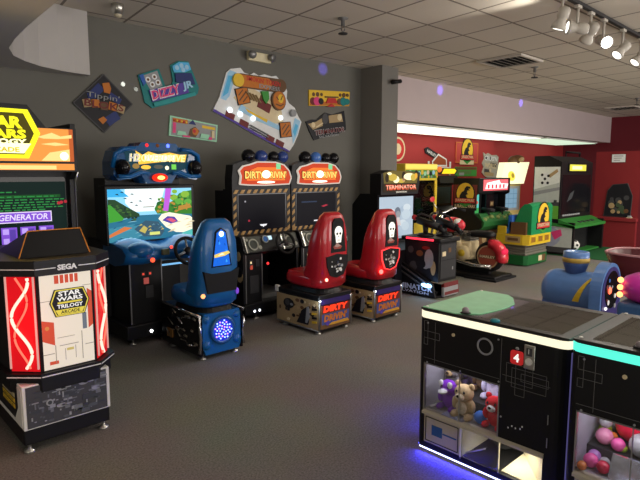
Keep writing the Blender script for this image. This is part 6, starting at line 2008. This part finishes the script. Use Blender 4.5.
    m.text(F, '4', 0.175, 0.72, 0.030, 0.044, em('price_white', (1, 0.95, 0.9), 0.9), 0.010, bold=0.04)
    m.ell((0.175, -0.004, 0.768), (0.010, 0.006, 0.008), P_GRY, 8, 6)
    m.build('price_badge', t)
    m = M().box((0.212, 0.268), (-0.008, 0.0), (0.675, 0.80), SILVER, 0.004)
    m.fr(FRONT(-0.008), 0.225, 0.745, 0.255, 0.785, P_DGR, 0, 0.002)
    m.fd(FRONT(-0.008), 0.24, 0.715, 0.018, WHITE, 0, 0.005)
    m.fr(FRONT(-0.008), 0.236, 0.755, 0.240, 0.78, P_WHT, 0, 0.003)
    m.build('coin_slot', t)
    # lit band
    def band(g, r):
        return rrect(X0 - g, -g, X1 + g, D + g, r)
    m = M().prism(band(0.006, 0.05), 'xy', 0.818, 0.858, led)
    m.build('light_band', t)
    # deck with glazed opening
    m = M()
    gx0, gx1, gy0, gy1 = (-0.19 if mint else -0.36), 0.37, 0.055, 0.60
    m.prism(band(0.004, 0.05), 'xy', 0.856, 0.862, BLACK)
    FRM = mat('deck_frame', (0.035, 0.032, 0.030), 0.35)
    m.box((X0 + 0.005, gx0), (0.005, D - 0.005), (0.862, 0.872), FRM).box((gx1, X1 - 0.005), (0.005, D - 0.005), (0.862, 0.872), FRM)
    m.box((gx0, gx1), (0.005, gy0), (0.862, 0.872), FRM).box((gx0, gx1), (gy1, D - 0.005), (0.862, 0.872), FRM)
    m.build('deck', t)
    m = M()
    m.box((gx0, gx1), (gy0, gy1), (0.8625, 0.864), mat('playfield_reflection_mauve', (0.42, 0.36, 0.37), 0.5))  # mauve lightened to stand in for the ceiling mirrored in the glass
    m.fring(FR((0, 0, 0.864), (1, 0, 0), (0, 1, 0)), 0.17, 0.20, 0.06, 0.022, mat('ring_tan', (0.50, 0.36, 0.18), 0.6), 0, 0.003)
    m.build('playfield', t)
    m = M().box((gx0, gx1), (gy0, gy1), (0.8695, 0.8715), glass('deck_glass', (1, 1, 1), 0.66))
    m.build('deck_glass', t)
    if not mint:
        WL = em('deck_lamp', (0.75, 0.72, 1.0), 1.3)
        M().box((gx0 + 0.01, gx1 - 0.01), (0.14, 0.155), (0.864, 0.868), WL).build('deck_lamp', t)
        M().box((gx0 + 0.01, gx1 - 0.01), (0.36, 0.375), (0.864, 0.868), WL).build('deck_lamp', t)
    m = M()
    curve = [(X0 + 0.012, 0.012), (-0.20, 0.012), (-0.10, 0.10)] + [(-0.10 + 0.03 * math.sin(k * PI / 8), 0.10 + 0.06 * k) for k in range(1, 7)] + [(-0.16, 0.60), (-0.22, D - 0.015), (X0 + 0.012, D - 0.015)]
    m.prism(curve, 'xy', 0.872, 0.8765, MINT)  # green reflection on the deck top, built as a mint-coloured sheet
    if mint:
        m.build('mint_reflection', t)
    jz = 0.0 if mint else -0.0045
    m = M()
    m.ell((-0.165, 0.06, 0.892 + jz), (0.020, 0.020, 0.018), mat('joystick_grey', (0.25, 0.22, 0.24), 0.3), 14, 10)
    m.lathe([(0.0, 0.8765), (0.03, 0.8765), (0.025, 0.881), (0, 0.881)], (-0.165, 0.06, 0), (0, 0, 1), BLACK, 16)
    m.build('joystick', t)
    m = M().lathe([(0, 0.872), (0.026, 0.872), (0.026, 0.88), (0.02, 0.885), (0, 0.886)], (0.03, 0.03, 0), (0, 0, 1), mat('button_teal', (0.01, 0.20, 0.25), 0.3), 18)
    m.build('button', t)
    for x, y in ((X0 + 0.03, 0.03), (X0 + 0.03, D - 0.03)):
        M().lathe([(0, 0.8765), (0.009, 0.8765), (0.007, 0.88), (0, 0.88)], (x, y, 0), (0, 0, 1), WHITE, 10).build('deck_stud', t)
    # underglow strip
    UG = em('underglow', (0.10, 0.10, 1.0), 5.0)
    UW = em('underglow_strip', (0.55, 0.58, 1.0), 4.0)
    m = M().box((X0 + 0.02, X1 - 0.02), (-0.002, 0.004), (0.022, 0.030), UW).box((X0 - 0.002, X0 + 0.004), (0.02, D - 0.02), (0.022, 0.030), UG).box((X1 - 0.004, X1 + 0.002), (0.05, D - 0.02), (0.022, 0.030), UG)
    m.build('underglow_strip', t)
    feet(t, [(X0 + 0.06, 0.06), (X1 - 0.06, 0.06), (X0 + 0.06, D - 0.06), (X1 - 0.06, D - 0.06)], 0.032, 0.018)
    light('underglow_front', 'AREA', (0, -0.012, 0.032), glow, (0.03, 0.03, 1.0), (0, -0.10, 0.0), t, shape='RECTANGLE', size=0.80, size_y=0.012)
    light('underglow_side', 'AREA', (X0 - 0.012, 0.33, 0.032), glow * 0.7, (0.03, 0.03, 1.0), (X0 - 0.10, 0.33, 0.0), t, shape='RECTANGLE', size=0.012, size_y=0.6)
    return t


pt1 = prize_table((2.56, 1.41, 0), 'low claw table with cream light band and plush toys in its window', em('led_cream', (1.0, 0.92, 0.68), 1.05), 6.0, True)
pt2 = prize_table((2.50, 0.52, 0), 'low claw table with teal light band and balls in its window', em('led_teal', (0.10, 0.85, 0.66), 1.1), 6.0, False)
# thin violet post lamp in the gap of the two tables
M().box((-0.006, 0.006), (-0.006, 0.006), (0.06, 0.80), em('gap_violet', (0.20, 0.18, 0.50), 0.3)).build('corner_light', pt1).location = (0.437, 0.03, 0)


def to_table(tbl, x, y, z):
    return (tbl[0] + y, tbl[1] - x, z)


def plush(name, label, tbl, x, y, z, k, body, belly, ears, extra=None, rz=-PI / 2):
    """sitting soft toy: rounded body, head, limbs, ears and a face"""
    t = thing(name, label, 'plush toy', to_table(tbl, x, y, z), rz, 'plush toys in the claw table window')
    m = M()
    m.ell((0, 0.01, 0.055 * k), (0.05 * k, 0.042 * k, 0.055 * k), body, 14, 10)
    for s_ in (-1, 1):
        m.ell((s_ * 0.04 * k, -0.03 * k, 0.018 * k), (0.02 * k, 0.035 * k, 0.018 * k), body, 10, 8)
        m.ell((s_ * 0.052 * k, -0.012 * k, 0.07 * k), (0.016 * k, 0.018 * k, 0.034 * k), body, 10, 8)
    m.build('body', t)
    m = M()
    m.ell((0, -0.01 * k, 0.135 * k), (0.052 * k, 0.046 * k, 0.046 * k), body, 16, 12)
    h = m.build('head', t)
    m = M()
    m.ell((0, -0.05 * k, 0.124 * k), (0.026 * k, 0.022 * k, 0.02 * k), belly, 12, 8)
    m.build('muzzle', h)
    m = M()
    m.ell((0, -0.071 * k, 0.132 * k), (0.010 * k, 0.007 * k, 0.007 * k), BLACKG, 8, 6)
    for s_ in (-1, 1):
        m.ell((s_ * 0.022 * k, -0.050 * k, 0.150 * k), (0.0065 * k, 0.005 * k, 0.0075 * k), BLACKG, 8, 6)
    m.build('face', h)
    for s_ in (-1, 1):
        m = M()
        if ears == 'round':
            m.ell((s_ * 0.040 * k, -0.005, 0.175 * k), (0.018 * k, 0.010 * k, 0.018 * k), body, 10, 8)
        elif ears == 'long':
            m.ell((s_ * 0.022 * k, 0.0, 0.205 * k), (0.012 * k, 0.008 * k, 0.042 * k), body, 10, 8)
        elif ears == 'point':
            m.lathe([(0.016 * k, 0), (0.0, 0.035 * k)], (s_ * 0.034 * k, -0.005, 0.165 * k), (s_ * 0.4, 0, 1), body, 8)
        m.build('ear', t)
    if extra:
        extra(t, k)
    return t


def fluff(name, c):
    return mat('plush_' + name, c, 0.9, noise=0.3, scale=120, spec=0.1)


T1 = (2.56, 1.41)
FL = 0.262
def bib(t, k):
    M().ell((0, -0.035 * k, 0.06 * k), (0.032 * k, 0.014 * k, 0.035 * k), fluff('cream', (0.72, 0.62, 0.45)), 10, 8).build('tummy', t)
def beak(t, k):
    m = M()
    m.ell((0, -0.07 * k, 0.128 * k), (0.026 * k, 0.034 * k, 0.013 * k), fluff('white', (0.8, 0.8, 0.82)), 10, 8)
    m.build('beak', t)
    for s_ in (-1, 1):
        M().ell((s_ * 0.03 * k, -0.045 * k, 0.165 * k), (0.016 * k, 0.012 * k, 0.02 * k), fluff('white', (0, 0, 0)), 10, 8).build('eye_patch', t)
def stripes(t, k):
    m = M()
    for q in range(4):
        m.ell((0, -0.012 * k, (0.11 + 0.018 * q) * k), (0.053 * k, 0.047 * k, 0.0035 * k), BLACKM, 12, 6)
    m.build('stripes', t)


plush('plush_bear', 'beige plush bear with black nose in the middle of the window', T1, -0.165, 0.085, FL, 1.08, fluff('beige', (0.55, 0.40, 0.22)), fluff('cream', (0.72, 0.62, 0.45)), 'round', bib)
plush('plush_bird', 'purple plush bird with white beak left of the bear', T1, -0.285, 0.11, FL, 1.0, fluff('purple', (0.20, 0.03, 0.50)), fluff('violet', (0.30, 0.10, 0.55)), 'none', beak)
plush('plush_bunny', 'white and violet plush bunny behind the bear', T1, -0.095, 0.28, 0.33, 1.05, fluff('lilac', (0.62, 0.58, 0.80)), fluff('white', (0.8, 0.8, 0.82)), 'long')
plush('plush_tiger', 'orange striped plush tiger at the back right of the window', T1, 0.032, 0.28, 0.33, 1.0, fluff('orange', (0.70, 0.24, 0.03)), fluff('cream', (0.72, 0.62, 0.45)), 'round', stripes)
plush('plush_bear', 'red plush animal with white muzzle at the right end of the window', T1, 0.022, 0.09, FL, 1.0, fluff('red', (0.60, 0.02, 0.03)), fluff('white', (0.8, 0.8, 0.82)), 'round')
plush('plush_cat', 'grey plush cat at the dim left end of the window', T1, -0.345, 0.24, 0.33, 0.9, fluff('grey', (0.20, 0.19, 0.20)), fluff('tan', (0.40, 0.28, 0.14)), 'point')
plush('plush_dog', 'brown plush dog at the back between bird and bunny', T1, -0.195, 0.34, 0.33, 1.0, fluff('brown', (0.16, 0.09, 0.05)), fluff('cream', (0.72, 0.62, 0.45)), 'round')
plush('plush_cat', 'dark violet plush cat at the very back behind the purple bird', T1, -0.285, 0.38, 0.33, 1.0, fluff('dusk', (0.12, 0.08, 0.2)), fluff('grey', (0.20, 0.19, 0.20)), 'point')
o = M().ell((0, 0, 0.036), (0.036, 0.036, 0.036), mat('toy_ball_blue', (0.05, 0.18, 0.62), 0.5), 16, 12).build('toy_ball')
tag_loc(o, to_table(T1, -0.058, 0.075, FL), 'small blue ball between the bear and the red plush', 'ball')
o = M().box((-0.07, 0.07), (-0.03, 0.03), (0, 0.004), mat('ticket_card', (0.45, 0.5, 0.72), 0.15, 0.3)).build('prize_card')
tag_loc(o, to_table(T1, -0.20, 0.035, FL), 'shiny pale card lying flat in front of the bear', 'card')
o.rotation_euler = (0, 0, -PI / 2)
o = M().tube([(0.0, 0.0, 0.006), (0.10, -0.005, 0.006)], 0.006, WHITE).build('white_stick')
tag_loc(o, to_table(T1, -0.375, 0.05, FL), 'short white bar lying at the left end of the plush window', 'bar')
o.rotation_euler = (0, 0, -0.2)

T2 = (2.50, 0.52)
pt2.scale = (1, 1, 1.03)
cols = {'red': (0.65, 0.015, 0.05), 'silver': (0.35, 0.34, 0.36), 'purple': (0.18, 0.03, 0.45), 'pink': (0.75, 0.10, 0.35), 'lime': (0.40, 0.55, 0.05), 'rose': (0.70, 0.25, 0.40), 'orange': (0.70, 0.20, 0.04), 'lilac': (0.45, 0.20, 0.55), 'crimson': (0.55, 0.02, 0.06), 'maroon': (0.25, 0.02, 0.08)}
balls = [('red', -0.24, 0.345, 0.33, 0.088, 'largest glossy red ball in the ball window'), ('silver', -0.17, 0.215, 0.33, 0.056, 'silver grey ball in front of the largest red ball'),
         ('purple', -0.07, 0.225, 0.33, 0.05, 'dark purple ball beside the silver ball'), ('crimson', 0.015, 0.28, 0.33, 0.07, 'crimson ball at the right of the largest red ball'),
         ('pink', -0.345, 0.09, FL, 0.034, 'pink ball at the front left corner of the ball window'), ('orange', -0.365, 0.035, FL, 0.022, 'tiny orange ball low in the front left corner'),
         ('lilac', -0.352, 0.155, FL, 0.030, 'lilac ball behind the pink ball on the floor'), ('rose', -0.335, 0.225, 0.33, 0.040, 'rose ball on the step behind the lilac ball'),
         ('lime', -0.36, 0.31, 0.33, 0.034, 'lime green ball near the left wall of the window'), ('pink', -0.265, 0.20, 0.33, 0.032, 'pink ball on the step left of the silver grey ball'),
         ('silver', -0.352, 0.40, 0.33, 0.04, 'silver ball at the far left back of the window'),
         ('rose', -0.05, 0.44, 0.33, 0.05, 'rose ball at the back beside the largest red ball'), ('purple', 0.05, 0.42, 0.33, 0.045, 'purple ball at the back right corner of the window')]
balls += [('crimson', -0.285, 0.075, FL, 0.030, 'crimson ball on the floor right of the pink corner ball'), ('silver', -0.30, 0.14, FL, 0.024, 'tiny silver ball behind the crimson floor ball'), ('lime', -0.245, 0.205, 0.33, 0.020, 'tiny lime ball on the step edge beside the silver grey ball'), ('orange', -0.315, 0.275, 0.33, 0.026, 'orange ball on the step between rose and red balls')]
for c, x, y, z, r_, lab in balls:
    o = M().ell((0, 0, r_), (r_, r_, r_), mat('ball_' + c, cols[c], 0.15, coat=0.6), 24, 16).build('ball')
    tag_loc(o, to_table(T2, x, y, z * 1.03), lab, 'ball', 'balls in the claw table window')
for c, x, y, z, r_, lab in (('rose', -0.362, 0.355, 0.392, 0.028, 'rose ball lying on top of the lime and silver balls'), ('silver', -0.345, 0.26, 0.398, 0.030, 'small silver ball resting on top of the rose and lime balls')):
    o = M().ell((0, 0, r_), (r_, r_, r_), mat('ball_' + c, cols[c], 0.15, coat=0.6), 24, 16).build('ball')
    tag_loc(o, to_table(T2, x, y, z * 1.03), lab, 'ball', 'balls in the claw table window')
FOIL = mat('foil_silver', (0.6, 0.62, 0.75), 0.15, 0.9, noise=0.4, scale=30)
m = M()
m.solid([(-0.16, -0.02, 0), (0.16, -0.02, 0), (0.16, 0.012, 0), (-0.16, 0.012, 0)], [(-0.16, 0.03, 0.10), (0.16, 0.03, 0.10), (0.16, 0.045, 0.10), (-0.16, 0.045, 0.10)], FOIL)
o = m.build('foil_box')
tag_loc(o, to_table(T2, -0.095, 0.065, FL * 1.03), 'shiny silver foil strip lying in front of the balls', 'box')
o.rotation_euler = (0, 0, -PI / 2)
